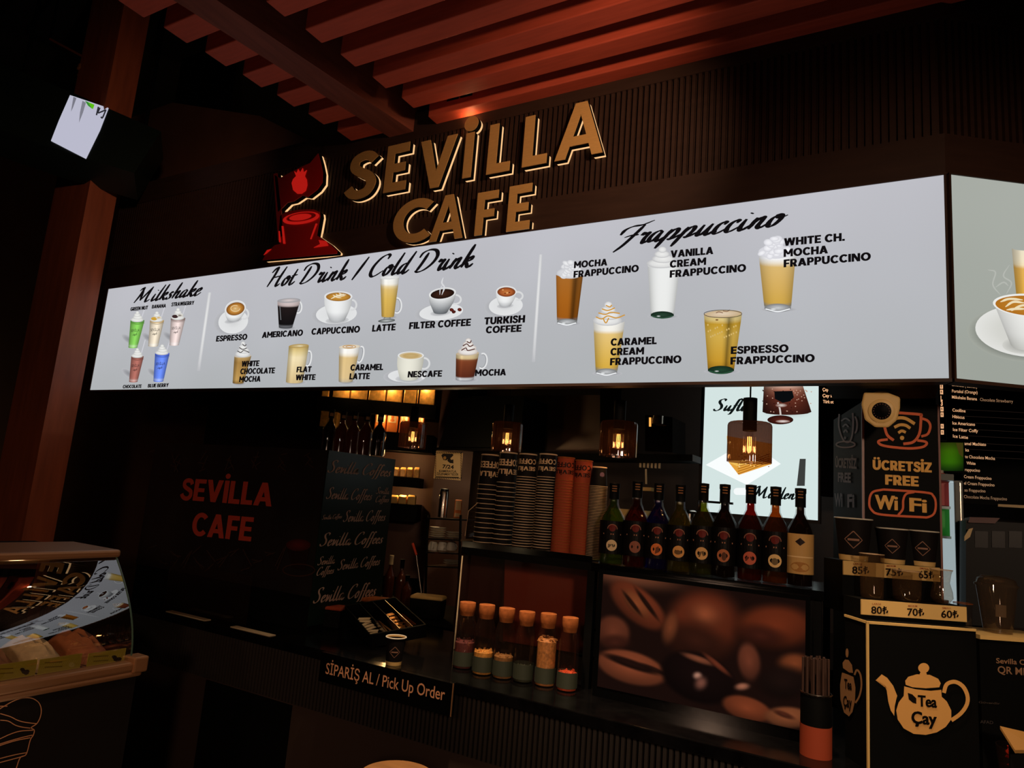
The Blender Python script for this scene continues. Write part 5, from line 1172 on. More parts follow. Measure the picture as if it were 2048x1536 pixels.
soft(190, 640, 150, 130, 30, (92, 50, 34), .2); soft(215, 730, 120, 60, 0, (56, 28, 20), .5)
soft(930, 560, 280, 280, 0, (96, 44, 26), .3); soft(940, 480, 120, 90, 20, (128, 70, 44), .7); soft(880, 700, 230, 130, 20, (48, 24, 16), .5)
soft(670, 600, 60, 130, 10, (100, 56, 34), .4); soft(1460, 560, 270, 170, 0, (98, 44, 24), .3); soft(1360, 640, 150, 80, 10, (56, 26, 18), .6)
soft(1280, 850, 80, 150, -8, (98, 54, 38), .25); soft(1600, 850, 110, 80, 0, (110, 60, 34), .4)
soft(1520, 1000, 160, 120, 0, (26, 16, 13), .4)
soft(360, 930, 300, 130, 14, (124, 68, 44), .12); soft(360, 900, 240, 34, 17, (30, 16, 12), .35); soft(560, 940, 110, 16, 22, (34, 18, 13), .5)
soft(900, 990, 300, 190, 22, (20, 11, 10), .12); soft(900, 845, 130, 26, 18, (116, 70, 50), .4); soft(1040, 880, 130, 22, 40, (96, 48, 32), .4); soft(900, 980, 34, 30, 0, (170, 136, 122), .6); soft(925, 1040, 44, 54, 30, (110, 74, 64), .6); soft(1235, 1050, 52, 28, -10, (150, 104, 84), .5)
soft(1270, 1220, 180, 90, 16, (116, 60, 36), .15); soft(1560, 1270, 160, 80, 0, (124, 76, 48), .2); soft(1530, 1250, 70, 20, 20, (70, 36, 24), .5)
m = MB(); vs = [FC.pt(sx0 + (sx1 - sx0) * U[j, i], sz1 - (sz1 - sz0) * V[j, i], 0) for j in range(nz) for i in range(nx)]
m.add(vs, [(j * nx + i, (j + 1) * nx + i, (j + 1) * nx + i + 1, j * nx + i + 1) for j in range(nz - 1) for i in range(nx - 1)], [tuple(c) for c in IMG.reshape(-1, 3) * np.array([.90, .80, .74])])
m.build('picture', LIT, t)

# ------------------------------------------------------------------ pendant lamps
def pendant(px, py, y, label):
    p = pY(px, py, y); R_ = .075; h = .142
    t = thing('pendant_lamp', label, 'lamp', tuple(p), 'smoked glass pendant lamps')
    m = MB(); m.lathe([(R_, 0), (R_, h - .012), (R_ * .97, h - .004), (R_ * .9, h), (.026, h)], 120, closed=False)
    m.v = [(x * (1 + .012 * math.cos(20 * math.atan2(y, x))), y * (1 + .012 * math.cos(20 * math.atan2(y, x))), z) for x, y, z in m.v]; m.build('glass_shade', M['smoked'], t, (0, 0, 0), True)
    m = MB(); m.lathe([(.001, h - .03), (.024, h - .03), (.024, h + .088), (.001, h + .09)], 24); m.build('socket', M['black'], t, (0, 0, 0), True)
    m = MB(); m.tube([(0, 0, h + .088), (0, 0, 3.34 - p[2])], .0028, 8); m.build('cord', M['black'], t, (0, 0, 0))
    m = MB(); m.lathe([(.001, h - .115), (.013, h - .112), (.016, h - .10), (.016, h - .055), (.011, h - .035), (.011, h - .028)], 20, closed=False); b = m.build('bulb', M['clear'], t, (0, 0, 0), True)
    m = MB()
    for k in (-1, 0, 1): m.tube([(k * .0055, (k % 2) * .005, h - .05), (k * .0062, (k % 2) * .005, h - .075), (k * .0055, (k % 2) * .005, h - .102)], .0017, 6)
    m.build('filament', M['filament'], b, (0, 0, 0)); t.rotation_euler.z = face_cam(p)
    lamp('bulb_light', 'POINT', (p[0], p[1], p[2] + h - .09), 1.1, (1, .55, .2), .012)
pendant(1498, 925, 2.54, 'smoked glass pendant lamp in front of the lit dessert poster')
pendant(1235, 913, 2.66, 'smoked glass pendant lamp above the first syrup bottles')
pendant(1012, 903, 2.93, 'smoked glass pendant lamp above the left paper cup stacks')
pendant(823, 896, 3.06, 'smoked glass pendant lamp hanging before the corner shelves')

# ------------------------------------------------------------------ lit dessert poster on the back wall
FPo = Frame((0, 4.4, 0))
l, r, z0, z1 = R4(1408, 1637, 640, 1032, FPo)
t = thing('poster_lightbox', 'tall bright backlit dessert poster on the back wall', 'lightbox', tuple(FPo.pt(l, z0)))
m = MB(); m.fbox(FPo, l, r, z0, z1, -.06, -.001); m.build('backlit_face', glow('poster_film', (212, 228, 226), 1.0), t)
m = MB(); m.fbox(FPo, l - .02, l, z0 - .02, z1, -.07, .004); m.fbox(FPo, r, r + .012, z0 - .02, z1, -.07, .004); m.fbox(FPo, l, r, z0 - .02, z0, -.07, .004); m.build('frame', M['blackmetal'], t)
m = MB(); m.box((-.75, 4.81, 2.2), (.3, .68, .08)); m.build('wall_bracket', M['blackmetal'], t)
d = Draw(FPo, .001); PB = (212, 228, 226)
# molten chocolate cake
d.ell(1575, 826, 52, 12, (190, 200, 198), PB)
d.vessel(1566, 766, 76, 1574, 824, 98, [(0, (206, 186, 172)), (.2, (150, 96, 76)), (.5, (92, 42, 30)), (1, (52, 22, 16))], lambda u: 1.1 - .45 * abs(u - .15) ** 2, et=.06, eb=.12)
rn = random.Random(9)
for k in range(70): x = 1525 + rn.random() * 98; y = 778 + rn.random() * 48; d.ell(x, y, 1.3, 1, (190, 150, 130) if x > 1585 or k % 3 == 0 else (44, 18, 14))
d.poly([(1549, 783), (1585, 782), (1588, 795), (1580, 803), (1566, 806), (1550, 798)], (10, 12, 14)); d.line([(1556, 805), (1560, 818), (1562, 834)], 3.5, (206, 196, 190)); d.ell(1563, 811, 12, 4, (214, 204, 196), (110, 60, 46))
d.ell(1561, 840, 26, 9, (86, 34, 24), (40, 14, 10)); d.ell(1566, 843, 15, 3.2, (236, 224, 218), (110, 60, 46))
# layered cake slice on a white napkin
d.poly([(1412, 930), (1452, 907), (1530, 905), (1562, 928), (1494, 970)], (250, 254, 254))
d.poly([(1454, 872), (1545, 888), (1544, 924), (1478, 950), (1458, 925)], (240, 190, 90)); d.poly([(1458, 925), (1478, 950), (1544, 928), (1544, 916), (1478, 934)], (226, 160, 60))
for k in range(5): d.line([(1476, 928 + k * 5), (1500, 922 + k * 4.4), (1540, 908 + k * 4)], 1.6, (170, 100, 30)); 
for k in range(50): d.ell(1478 + rn.random() * 64, 914 + rn.random() * 26 - 6, 1.2, 1, (250, 220, 150) if k % 2 else (150, 84, 24))
d.poly([(1475, 976), (1498, 976), (1498, 990), (1475, 990)], (246, 250, 250)); d.ell(1475, 983, 7, 7, (246, 250, 250)); 
d.poly([(1600, 918), (1612, 918), (1610, 972), (1594, 972)], (60, 62, 60))
for s, a, b, h, w_ in (('Sufle', (1427, 822), (1497, 822), 23, .0), ('Maglen', (1508, 995), (1592, 999), 23, 0)): script(d.m, FPo, s, a, b, h, w=d.w + .001, nib=.085, slant=.22, thin=.3, c=(14, 20, 20))
d.build('printed_picture', LIT, t)
# counter clutter in front of the poster
q = pY(1395, 1002, 3.9); q1 = pY(1464, 1005, 3.9)
m = MB(); m.box(((q[0] + q1[0]) / 2, 3.92, q[2]), (q1[0] - q[0], .03, .012)); m.box((q1[0] - .03, 3.92, (q[2] + .94) / 2), (.02, .02, q[2] - .94)); tag(m.build('tap_bar', M['black'], None, (q[0], 3.92, .94)), 'thin black bar on a stem crossing the lower edge of the poster', 'bar')
m = MB(); q = pY(1379, 1023, 4.0); m.lathe([(.001, -.012), (.03, -.01), (.04, 0), (.03, .008), (.001, .011)], 24, tuple(q)); jl = m
q2 = (q[0], q[1], .94); m = MB(); m.lathe([(.001, 0), (.03, 0), (.03, q[2] - .012 - .94), (.001, q[2] - .012 - .94)], 20, q2); jt = thing('steel_jug', 'tall steel jug with a shiny lid behind the fourth syrup bottle', 'jug', q2); m.build('jug_body', M['steel'], jt, smooth=True); jl.build('lid', M['steel'], jt, smooth=True)
bc = thing('back_counter', 'dark back counter running along the rear wall', 'counter', (-1.2, 4.5, 0)); m = MB(); m.box((-1.2, 4.4, .455), (2.4, 1.2, .91)); m.build('base', M['black'], bc); m = MB(); m.box((-1.2, 4.4, .925), (2.4, 1.24, .03)); m.build('worktop', M['blackgloss'], bc)
# ------------------------------------------------------------------ menu boards on the back wall, right
FM = Frame((0, 4.3, 0))
def menu_board(x0, x1, y0, y1, label):
    l, r, z0, z1 = R4(x0, x1, y0, y1, FM); t = thing('menu_board', label, 'menu board', tuple(FM.pt(l, z0))); m = MB(); m.fbox(FM, l, r, z0, z1, -.03, 0); m.build('board', M['black'], t); return t
OR = (236, 178, 130)
t = menu_board(1641, 1872, 640, 1000, 'black menu board with four short glowing lines beside the poster')
m = MB()
for s, a, b in (('Çay /', (1645, 770), (1660, 771)), ('Çay / x', (1645, 782), (1668, 783)), ('Çay ki', (1645, 794), (1667, 795)), ('Türk ot', (1646, 806), (1667, 807))): text(m, FM, s, a, b, 6, w=.002, bold=.03, c=OR)
m.build('lit_lettering', LIT, t)
m = MB()
for k, y in enumerate((764, 775, 786, 798, 808, 820, 831, 854, 866)):
    x = 1882 + k * .25
    if k in (3, 4): text(m, FM, 'L' if k == 3 else '3', (x - 2, y + 5), (x + 2, y + 5), 9, w=.032, bold=.04, c=OR); continue
    d = Draw(FM, .031); d.poly([(x - 3, y - 4.5), (x + 3, y - 4.5), (x + 3.2, y + 4.5), (x - 2.8, y + 4.5)], OR); m.add(d.m.v, d.m.f, d.m.c); text(m, FM, '₺', (x - 1.4, y + 2.6), (x + 1.6, y + 2.7), 5, w=.0325, bold=.02, c=(50, 26, 14))
l, r, z0, z1 = R4(1877, 1889, 640, 880, FM); st = thing('price_strip', 'narrow column of small lit price chips between the two menu boards', 'price strip', tuple(FM.pt(l, z0, .02)))
m.build('price_chip_print', LIT, st); m = MB(); m.fbox(FM, l, r, z0, z1, .005, .03); m.build('strip_backing', M['black'], st)
t = menu_board(1893, 2140, 640, 1012, 'tall black menu board on the right with a list of glowing drink names')
m = MB()
for s, a, b, q in (('Limonata ( Lemon)', (1904, 772), (1954, 777), .75), ('Portakal (Orange)', (1904, 785), (1955, 788), .9), ('Milkshake Banana', (1904, 797), (1954, 801), .95), ('Chocolate Strawberry', (1960, 802), (2026, 806), .6), ('Coolline', (1905, 823), (1931, 825), 1),
                ('Hibiscus', (1905, 836), (1929, 838), 1), ('Ice Americano', (1905, 849), (1950, 852), 1), ('Ice Filter Coffy', (1906, 862), (1956, 865), 1), ('Ice Latte', (1906, 875), (1936, 878), 1), ('amel Machiato', (1929, 890), (1972, 892), .95), ('ka', (1931, 903), (1938, 903), .95),
                ('te Chocolate Mocha', (1930, 916), (1990, 920), .85), ('White', (1933, 929), (1951, 930), .9), ('rappucino', (1930, 942), (1960, 944), .85), ('Cream Frappucino', (1928, 956), (1983, 960), .8), ('el Cream Frappucino', (1928, 969), (1989, 973), .75), ('so Frappucino', (1929, 983), (1971, 985), .65), ('Chocolate Mocha Frappucino', (1928, 996), (2014, 1001), .55)):
    text(m, FM, s, a, b, 6.0, w=.002, bold=.008, c=tuple(k * q for k in OR))
d = Draw(FM, .001)
for y in (818, 831, 844, 857, 870, 884, 897, 911): d.line([(1905, y), (2060, y + 8)], .5, (44, 32, 26), False)
m.add(d.m.v, d.m.f, d.m.c); m.build('lit_lettering', LIT, t)
tag(px_prism([(1996, 1008), (2060, 1011), (2060, 1017), (1996, 1013)], 4.25, .02, M['cream'], 'ledge_strip'), 'short cream strip under the right menu board', 'strip')
t = thing('exit_sign', 'blurred green glowing sign below the price chips', 'sign', tuple(pY(1905, 945, 4.22)))
px_prism([(1880, 882), (1928, 884), (1928, 946), (1880, 944)], 4.22, .05, M['black'], 'housing', t)
d = Draw(Frame((0, 4.22, 0)), .002); d.vessel(1904, 885, 46, 1904, 942, 46, [(0, (40, 52, 8)), (.3, (52, 92, 8)), (.7, (48, 96, 8)), (1, (16, 40, 8))], lambda u: 1.0 - .35 * (u + .2) ** 2, et=0, eb=0); d.poly([(1912, 886), (1926, 886), (1926, 915), (1918, 908)], (60, 54, 16)); d.build('lit_face', LIT, t)
# fridge with a lit interior
t = thing('drinks_fridge', 'glass door drinks fridge with a white lit interior beside the free network tower', 'fridge', tuple(pY(1905, 1250, 4.0)))
FF = Frame((0, 4.0, 0)); l, r, z0, z1 = R4(1860, 1930, 948, 1330, FF); z0 = 0.0
m = MB(); m.fbox(FF, l, r, z0, z1, -.6, -.5); m.fbox(FF, l, r, z0, z1 * .25, -.5, 0); m.fbox(FF, r - .035, r, z0, z1, -.5, 0); m.fbox(FF, l, l + .02, z0, z1, -.5, 0); m.fbox(FF, l, r, z1 - .03, z1, -.5, 0); m.build('cabinet', surf('dark_green_cabinet', (16, 34, 20), .4), t)
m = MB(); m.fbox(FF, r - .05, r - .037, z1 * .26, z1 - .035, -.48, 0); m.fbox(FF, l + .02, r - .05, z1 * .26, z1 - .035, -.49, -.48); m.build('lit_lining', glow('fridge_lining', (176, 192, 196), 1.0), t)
m = MB(); zs = [FF.uv(1890, y)[1] for y in (1012, 1072)]
for z in zs: m.fbox(FF, l + .02, r - .05, z - .012, z, -.48, -.03)
m.build('rack_shelf', M['white'], t)
m = MB(); m.fbox(FF, r - .012, r - .008, .3, z1 - .04, 0, .006); m.build('door_trim', M['steel'], t)
m = MB(); m.fbox(FF, l + .02, r - .03, .3, z1 - .04, .001, .005); m.build('glass_door', M['clear'], t)
for k, (z, c, nm) in enumerate(((zs[0], (200, 50, 40), 'red'), (zs[1], (40, 170, 40), 'green'))):
    x = FF.uv(1886.5, 1000)[0]; loc = tuple(FF.pt(x, z, -.16)); o = thing('drink_carton', 'bright %s drink carton inside the lit fridge' % nm, 'carton', loc)
    m = MB(); m.box((0, 0, .075), (.07, .06, .15)); m.box((0, 0, .16), (.07, .06, .02), taper=.4); m.build('carton', surf('carton_%s' % nm, c, .4), o, (0, 0, 0)); m = MB(); m.lathe([(.012, .168), (.012, .185), (.001, .185)], 12); m.build('cap', M['white'], o, (0, 0, 0))
lamp('fridge_light', 'POINT', tuple(FF.pt((l + r) / 2 + .02, zs[0] + .1, -.2)), .5, (.85, .95, 1), .03)
# bean grinder / vending machine, far right rear
t = thing('coffee_brewer', 'dark brewing machine under the right menu board with a dull red top', 'machine', tuple(pY(1985, 1150, 3.6)))
px_prism([(1932, 1040), (2110, 1050), (2110, 1260), (1932, 1250)], 3.6, .4, surf('dark_machine', (13, 9, 9), .5, spec=.2), 'body', t)
px_prism([(1940, 1034), (2000, 1036), (1990, 1047), (1936, 1045)], 3.58, .3, surf('dull_red', (90, 30, 20), .5), 'red_top', t)
px_prism([(1929, 1073), (1938, 1058), (1946, 1056), (1940, 1074), (1929, 1082)], 3.55, .02, M['cream'], 'hanging_tag', t)
for k in range(3): px_prism([(1950 + k * 34, 1062), (1976 + k * 34, 1063), (1976 + k * 34, 1096), (1950 + k * 34, 1095)], 3.595, .004, surf('dim_panel', (26, 18, 18), .4, spec=.2), 'front_panel', t)

# ------------------------------------------------------------------ free network tower
AW = math.radians(15)
def ground(p): return (p[0], p[1], 0.0)
FW = Frame(ground(pY(1727, 1130, 2.62)), AW)
l, r, z0, z1 = R4(1726, 1880, 806, 1130, FW); z0 = ZC
FWs = Frame(FW.pt(l, 0, 0), AW - math.pi / 2)      # its left flank, facing left
dep = -FWs.uv(1667, 950)[0]; print('DEP', dep)
t = thing('notice_tower', 'tall black box tower with a glowing style cup symbol and free network lettering', 'tower', tuple(FW.pt(l, z0, 0)))
m = MB(); m.fbox(FW, l, r, z0, z1, -dep, 0); m.build('body', M['black'], t)
m = MB(); m.fbox(FW, l - .003, l + .004, z0, z1, -.004, .003); m.fbox(FW, r - .003, r + .003, z0, z1, -.004, .002); m.build('corner_trim', surf('trim_dull', (120, 70, 60), .4), t)
OC = (226, 110, 70); CC = (236, 180, 96)
d = Draw(FW, .003)
d.line([(1768, 838), (1768, 850), (1774, 870), (1787, 881)], 5.5, OC); d.line([(1782, 825), (1838, 829), (1841, 833), (1841, 845), (1838, 868), (1826, 884), (1806, 888)], 5.5, OC)
d.line([(1843, 837), (1855, 842), (1860, 853), (1855, 868), (1842, 873)], 5, OC)
d.line([(1775, 879), (1760, 881), (1756, 885), (1765, 891), (1790, 895), (1820, 897), (1845, 894), (1853, 887), (1848, 883), (1834, 881)], 5, OC)
for pts, w_ in (([(1778, 845), (1792, 837), (1810, 837), (1829, 848)], 6.5), ([(1788, 855), (1799, 850), (1811, 851), (1820, 857)], 6), ([(1796, 866), (1803, 862), (1811, 865)], 5.5)): d.line(pts, w_, CC)
d.ell(1803.5, 876, 4.3, 4.3, CC)
d.build('cup_symbol', INK, t)
m = MB()
for s, a, b, h, c in (('ÜCRETSİZ', (1745, 939), (1862, 945), 19, CC), ('FREE', (1770, 969), (1836, 973), 19.5, CC), ('Wi', (1750, 1017), (1794, 1020), 27, CC), ('Fi', (1819, 1022), (1852, 1025), 26, CC)):
    if s in ('ÜCRETSİZ', 'FREE'): block(m, FW, s, a, b, h, w=.005, c=c)
    else:
        for dx in (-1.2, 0, 1.2): text(m, FW, s, (a[0] + dx, a[1]), (b[0] + dx, b[1]), h, w=.005 + .00003 * dx, bold=.016, c=c)
m.build('lettering', INK, t)
d = Draw(FW, .003)
d.line([(1766, 979), (1850, 985), (1866, 992), (1871, 1007), (1868, 1026), (1856, 1034), (1838, 1034), (1762, 1029), (1743, 1020), (1738, 1005), (1744, 985), (1766, 979)], 4.5, OC)
d.line([(1828, 984), (1812, 988), (1806, 1000), (1805, 1018), (1796, 1030)], 4.5, OC); d.build('pill_outline', INK, t)
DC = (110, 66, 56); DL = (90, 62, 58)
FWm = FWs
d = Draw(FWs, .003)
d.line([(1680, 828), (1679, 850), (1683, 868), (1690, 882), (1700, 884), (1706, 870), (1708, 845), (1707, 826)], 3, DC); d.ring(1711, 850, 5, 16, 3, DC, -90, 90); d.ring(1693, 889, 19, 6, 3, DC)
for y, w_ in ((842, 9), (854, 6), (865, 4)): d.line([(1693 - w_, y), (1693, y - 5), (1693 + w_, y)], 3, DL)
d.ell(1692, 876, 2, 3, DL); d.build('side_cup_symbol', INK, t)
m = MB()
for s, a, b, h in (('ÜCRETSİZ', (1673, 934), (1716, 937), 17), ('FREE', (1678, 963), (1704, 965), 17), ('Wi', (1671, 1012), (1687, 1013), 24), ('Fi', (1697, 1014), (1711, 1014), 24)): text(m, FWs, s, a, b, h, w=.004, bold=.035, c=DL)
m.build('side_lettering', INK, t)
# dome camera hanging under the lightbox
p = pY(1763, 822, 2.42)
t = thing('dome_camera', 'cream dome security camera with a black lens hanging in front of the tower top', 'camera', tuple(p))
vd = Vector(CAM - p).normalized(); rot = Vector((0, -1, 0)).rotation_difference(vd)
def rotl(m): m.v = [tuple(rot @ Vector(q)) for q in m.v]; return m
def ylathe(prof, seg=28):
    m = MB(); m.lathe(prof, seg); m.v = [(x, -z, y) for x, y, z in m.v]; return m
s_ = ppm(p); R_ = 33 / s_
m = MB(); m.prism([(-.052, -.03, .062), (-.06, -.03, .02), (-.05, -.03, -.03), (-.02, -.03, -.055), (.02, -.03, -.055), (.045, -.03, -.03), (.054, -.03, .01), (.055, -.03, .045), (.02, -.03, .06)], [(-.05, .04, .06), (-.055, .04, .02), (-.045, .04, -.025), (-.02, .04, -.045), (.02, .04, -.045), (.04, .04, -.025), (.05, .04, .01), (.05, .04, .045), (.02, .04, .06)]); k = R_ / .055; m.v = [(x * k, y * k, z * k) for x, y, z in m.v]; rotl(m).build('shell', M['cream'], t, (0, 0, 0), bevel=.006)
m = rotl(ylathe([(.001, .0), (R_ * .74, .0), (R_ * .72, R_ * .60), (R_ * .58, R_ * .66), (.001, R_ * .66)])); m.build('dome_ring', M['cream'], t, (0, 0, 0), True)
m = rotl(ylathe([(.001, R_ * .6), (R_ * .56, R_ * .6), (R_ * .50, R_ * .69), (.001, R_ * .72)])); m.build('lens_window', M['blackgloss'], t, (0, 0, 0), True)
m = MB()
for a in np.linspace(0, 2 * math.pi, 18, endpoint=False):
    m.add([tuple(rot @ Vector((math.cos(a) * R_ * .42 + dx * .0014, -R_ * .715, math.sin(a) * R_ * .42 + dz * .0014))) for dx, dz in ((-1, -1), (1, -1), (1, 1), (-1, 1))], [(0, 1, 2, 3)], (90, 60, 50))
m.build('led_ring', INK, t, (0, 0, 0))
m = MB(); m.lathe([(.001, 0), (.02, 0), (.02, 2.045 - p[2] - R_ * .7), (.001, 2.045 - p[2] - R_ * .7)], 20, (0, .02, R_ * .7)); m.build('ceiling_mount', M['cream'], t, (0, 0, 0))
m = MB(); m.box((p[0], 2.43, 2.055), (.3, .27, .02)); tag(m.build('soffit_plate', M['black']), 'small black plate under the lightbox holding the dome camera', 'plate')

# ------------------------------------------------------------------ tea box with stepped glass display
AT = math.radians(33)
FT = Frame(ground(pY(1736, 1243, 2.32)), AT)
l, r, z0, z1 = R4(1736, 1955, 1246, 1500, FT); z0 = ZC; z1 = (FT.uv(1736, 1243)[1] + FT.uv(1955, 1259)[1]) / 2
FTs = Frame(ground(FT.pt(l, 0, 0)), AT - math.pi / 2)
t = thing('tea_box', 'large black box with a cream teapot emblem and pale edge trim on the right counter', 'box', tuple(FT.pt(l, z0, 0)))
tdep = -FTs.uv(1690, 1225)[0]; print('TDEP', tdep)
m = MB(); m.fbox(FT, l, r, z0, z1, -tdep, 0); m.build('body', M['black'], t)
m = MB(); m.fbox(FT, l - .002, r, z1 - .006, z1 + .001, -.005, .002); m.fbox(FT, l - .003, l + .003, z0, z1, -.004, .002); m.fbox(FT, l - .003, l + .001, z1 - .006, z1 + .001, -tdep, 0); m.build('edge_trim', M['cream'], t)
d = Draw(FT, .003); TC = (222, 164, 92)
d.ell(1846, 1335.5, 11, 10, TC); d.ell(1845, 1348, 7, 6, TC)
d.fan([(1809, 1361), (1815, 1353), (1832, 1348), (1858, 1349), (1875, 1357), (1880, 1366), (1877, 1374), (1850, 1376), (1824, 1374), (1810, 1369)], (1845, 1362), TC, TC)
d.fan([(1807, 1372), (1830, 1378), (1860, 1381), (1881, 1379), (1882, 1393), (1892, 1402), (1901, 1420), (1901, 1438), (1890, 1453), (1872, 1464), (1850, 1469), (1826, 1467), (1806, 1456), (1794, 1438), (1791, 1420), (1796, 1404), (1806, 1391)], (1848, 1425), TC, TC)
d.fan([(1750, 1360), (1762, 1348), (1773, 1355), (1785, 1371), (1793, 1391), (1791, 1398), (1788, 1412), (1787, 1431), (1780, 1420), (1775, 1402), (1772, 1380), (1766, 1367), (1757, 1363)], (1776, 1380), TC, TC)
d.line([(1886, 1385), (1892, 1368), (1908, 1363), (1924, 1372), (1933, 1390), (1932, 1408), (1920, 1426), (1901, 1440)], 8, TC)
d.fan([(1814, 1385), (1823, 1388), (1831, 1396), (1831, 1407), (1824, 1405), (1816, 1398)], (1823, 1396), (20, 14, 10), (20, 14, 10))
text(d.m, FT, 'Tea', (1834, 1411), (1872, 1414), 21, w=d.w + .0006, bold=.02, c=(14, 9, 7), fat=.02); text(d.m, FT, 'Çay', (1821, 1445), (1872, 1449), 23, w=d.w + .0006, bold=.02, c=(14, 9, 7), fat=.02)
d.build('teapot_emblem', INK, t)
d = Draw(FTs, .003); TS = (150, 108, 70)
d.ell(1696, 1306, 3, 9, TS); d.fan([(1687, 1326), (1692, 1319), (1699, 1320), (1706, 1330), (1708, 1346), (1700, 1345), (1688, 1336)], (1696, 1332), TS, TS)
d.fan([(1686, 1345), (1700, 1350), (1709, 1354), (1713, 1376), (1712, 1402), (1707, 1424), (1700, 1433), (1690, 1425), (1683, 1400), (1682, 1370)], (1698, 1390), TS, TS)
d.line([(1711, 1350), (1716, 1340), (1723, 1350), (1725, 1372), (1721, 1392), (1713, 1406)], 3.6, TS); text(d.m, FTs, 'Tea', (1691, 1376), (1706, 1380), 18, w=d.w + .0006, bold=.03, c=(20, 14, 10)); text(d.m, FTs, 'Çay', (1689, 1412), (1706, 1416), 20, w=d.w + .0006, bold=.03, c=(20, 14, 10))
d.build('side_teapot_emblem', INK, t)
def price_strip(x0, y0, x1, y1, hp, w, items, label, nm):
    F = FT.moved(w); a, b = F.uv(x0, y0), F.uv(x1, y1); zt = (a[1] + b[1]) / 2; hh = zt - F.uv((x0 + x1) / 2, (y0 + y1) / 2 + hp)[1]
    t = thing('price_strip', label, 'price strip', tuple(F.pt(a[0], zt - hh, -.003)))
    m = MB(); m.fbox(F, a[0], b[0], zt - hh, zt, -.005, 0); m.build('strip', M['cream'], t)
    m = MB()
    for s, sm, xa, xb, yb in items:
        text(m, F, s, (xa, yb), (xb, yb + 1), 14, w=.001, bold=.022, c=(26, 16, 12))
        if sm: text(m, F, sm, (xa + 2, yb - 17.5), (xa + 20, yb - 17), 3.4, w=.001, bold=.01, c=(150, 60, 40))
    m.build('price_lettering', INK, t); return F, a[0], b[0], zt, hh
# lower step
g = price_strip(1723, 1201, 1933, 1212, 30, -.05, (('80₺', 'LARGE', 1742, 1776, 1227), ('70₺', 'MEDIUM', 1814, 1848, 1231), ('60₺', 'SMALL', 1882, 1917, 1235)), 'cream price strip reading three prices directly above the teapot box', 'low')
F1, u0, u1, zt1, hh1 = g
st = thing('display_step', 'black stepped stand behind the price strips on top of the tea box', 'stand', tuple(F1.pt(u0, z1, -.1)))
m = MB(); m.fbox(F1, u0, u1, z1, zt1, -.10, -.006); m.build('lower_step', M['black'], st)
g = price_strip(1687, 1123, 1880, 1134, 28, -.165, (('85₺', 'LARGE', 1704, 1738, 1147), ('75₺', 'MEDIUM', 1771, 1806, 1151), ('65₺', 'SMALL', 1837, 1868, 1156)), 'upper cream price strip partly hidden behind the drinking glasses', 'up')
F2, v0, v1, zt2, hh2 = g
m = MB(); m.fbox(F2, v0, v1, z1, zt2, -.12, -.006); m.build('upper_step', M['black'], st)
# three tea glasses
def tea_glass(px, yt, yb, wpx, shape, label):
    q = F1.hit(px, yb) ; s_ = ppm(q); F_ = F1.moved(-.05); b = F_.hit(px, yb); u = F_.uv(px, yb)[0]; loc = tuple(F_.pt(u, zt1, 0)); h = (yb - yt) / ppm(loc); R_ = wpx / 2 / ppm(loc)
    t = thing('tea_glass', label, 'glass', loc, 'tea glasses on the step')
    prof = {'tall': [(.001, .002), (R_ * .86, .002), (R_ * .9, .008), (R_, h * .96), (R_, h)], 'short': [(.001, .002), (R_ * .9, .002), (R_ * .96, .01), (R_, h * .5), (R_, h)],
            'tulip': [(.001, .002), (R_ * .6, .002), (R_ * .95, h * .18), (R_ * .9, h * .36), (R_ * .68, h * .62), (R_ * .82, h * .9), (R_ * .95, h)]}[shape]
    m = MB(); m.lathe(prof, 32, closed=False); m.build('glass_wall', M['teaglass'], t, (0, 0, 0), True)
    m = MB(); m.lathe([(.001, .003), (prof[1][0] * .92, .003), (prof[1][0] * .92, .012), (.001, .012)], 28); m.build('thick_base', M['smoked'], t, (0, 0, 0), True)
    m = MB(); rr = prof[-1][0]; m.tube([(rr * math.cos(a), rr * math.sin(a), h) for a in np.linspace(0, 2 * math.pi, 33)], .0009, 6, False); m.build('rim', M['cuprim'], t, (0, 0, 0), True)
tea_glass(1744, 1113, 1200, 46, 'tall', 'tall clear tea glass on the step, on the left')
tea_glass(1814, 1144, 1203, 52, 'short', 'short wide clear tea glass on the step, in the middle')
tea_glass(1884, 1141, 1207, 42, 'tulip', 'waisted tulip tea glass on the step, on the right')
# dark cups on the upper step
for i, (px, yt, yb, lb) in enumerate(((1707, 1040, 1122, 'large dark cup with a diamond logo at the left of the upper step'), (1785, 1058, 1126, 'medium dark cup with a diamond logo in the middle of the upper step'), (1846, 1062, 1130, 'small dark cup with a diamond logo at the right of the upper step'))):
    F_ = F2.moved(-.06); u = F_.uv(px, yb)[0]; loc = tuple(F_.pt(u, zt2, 0)); s_ = ppm(loc); h = (yb - yt) / s_
    tt = paper_cup(loc, h, h * .42, h * .31, lb)

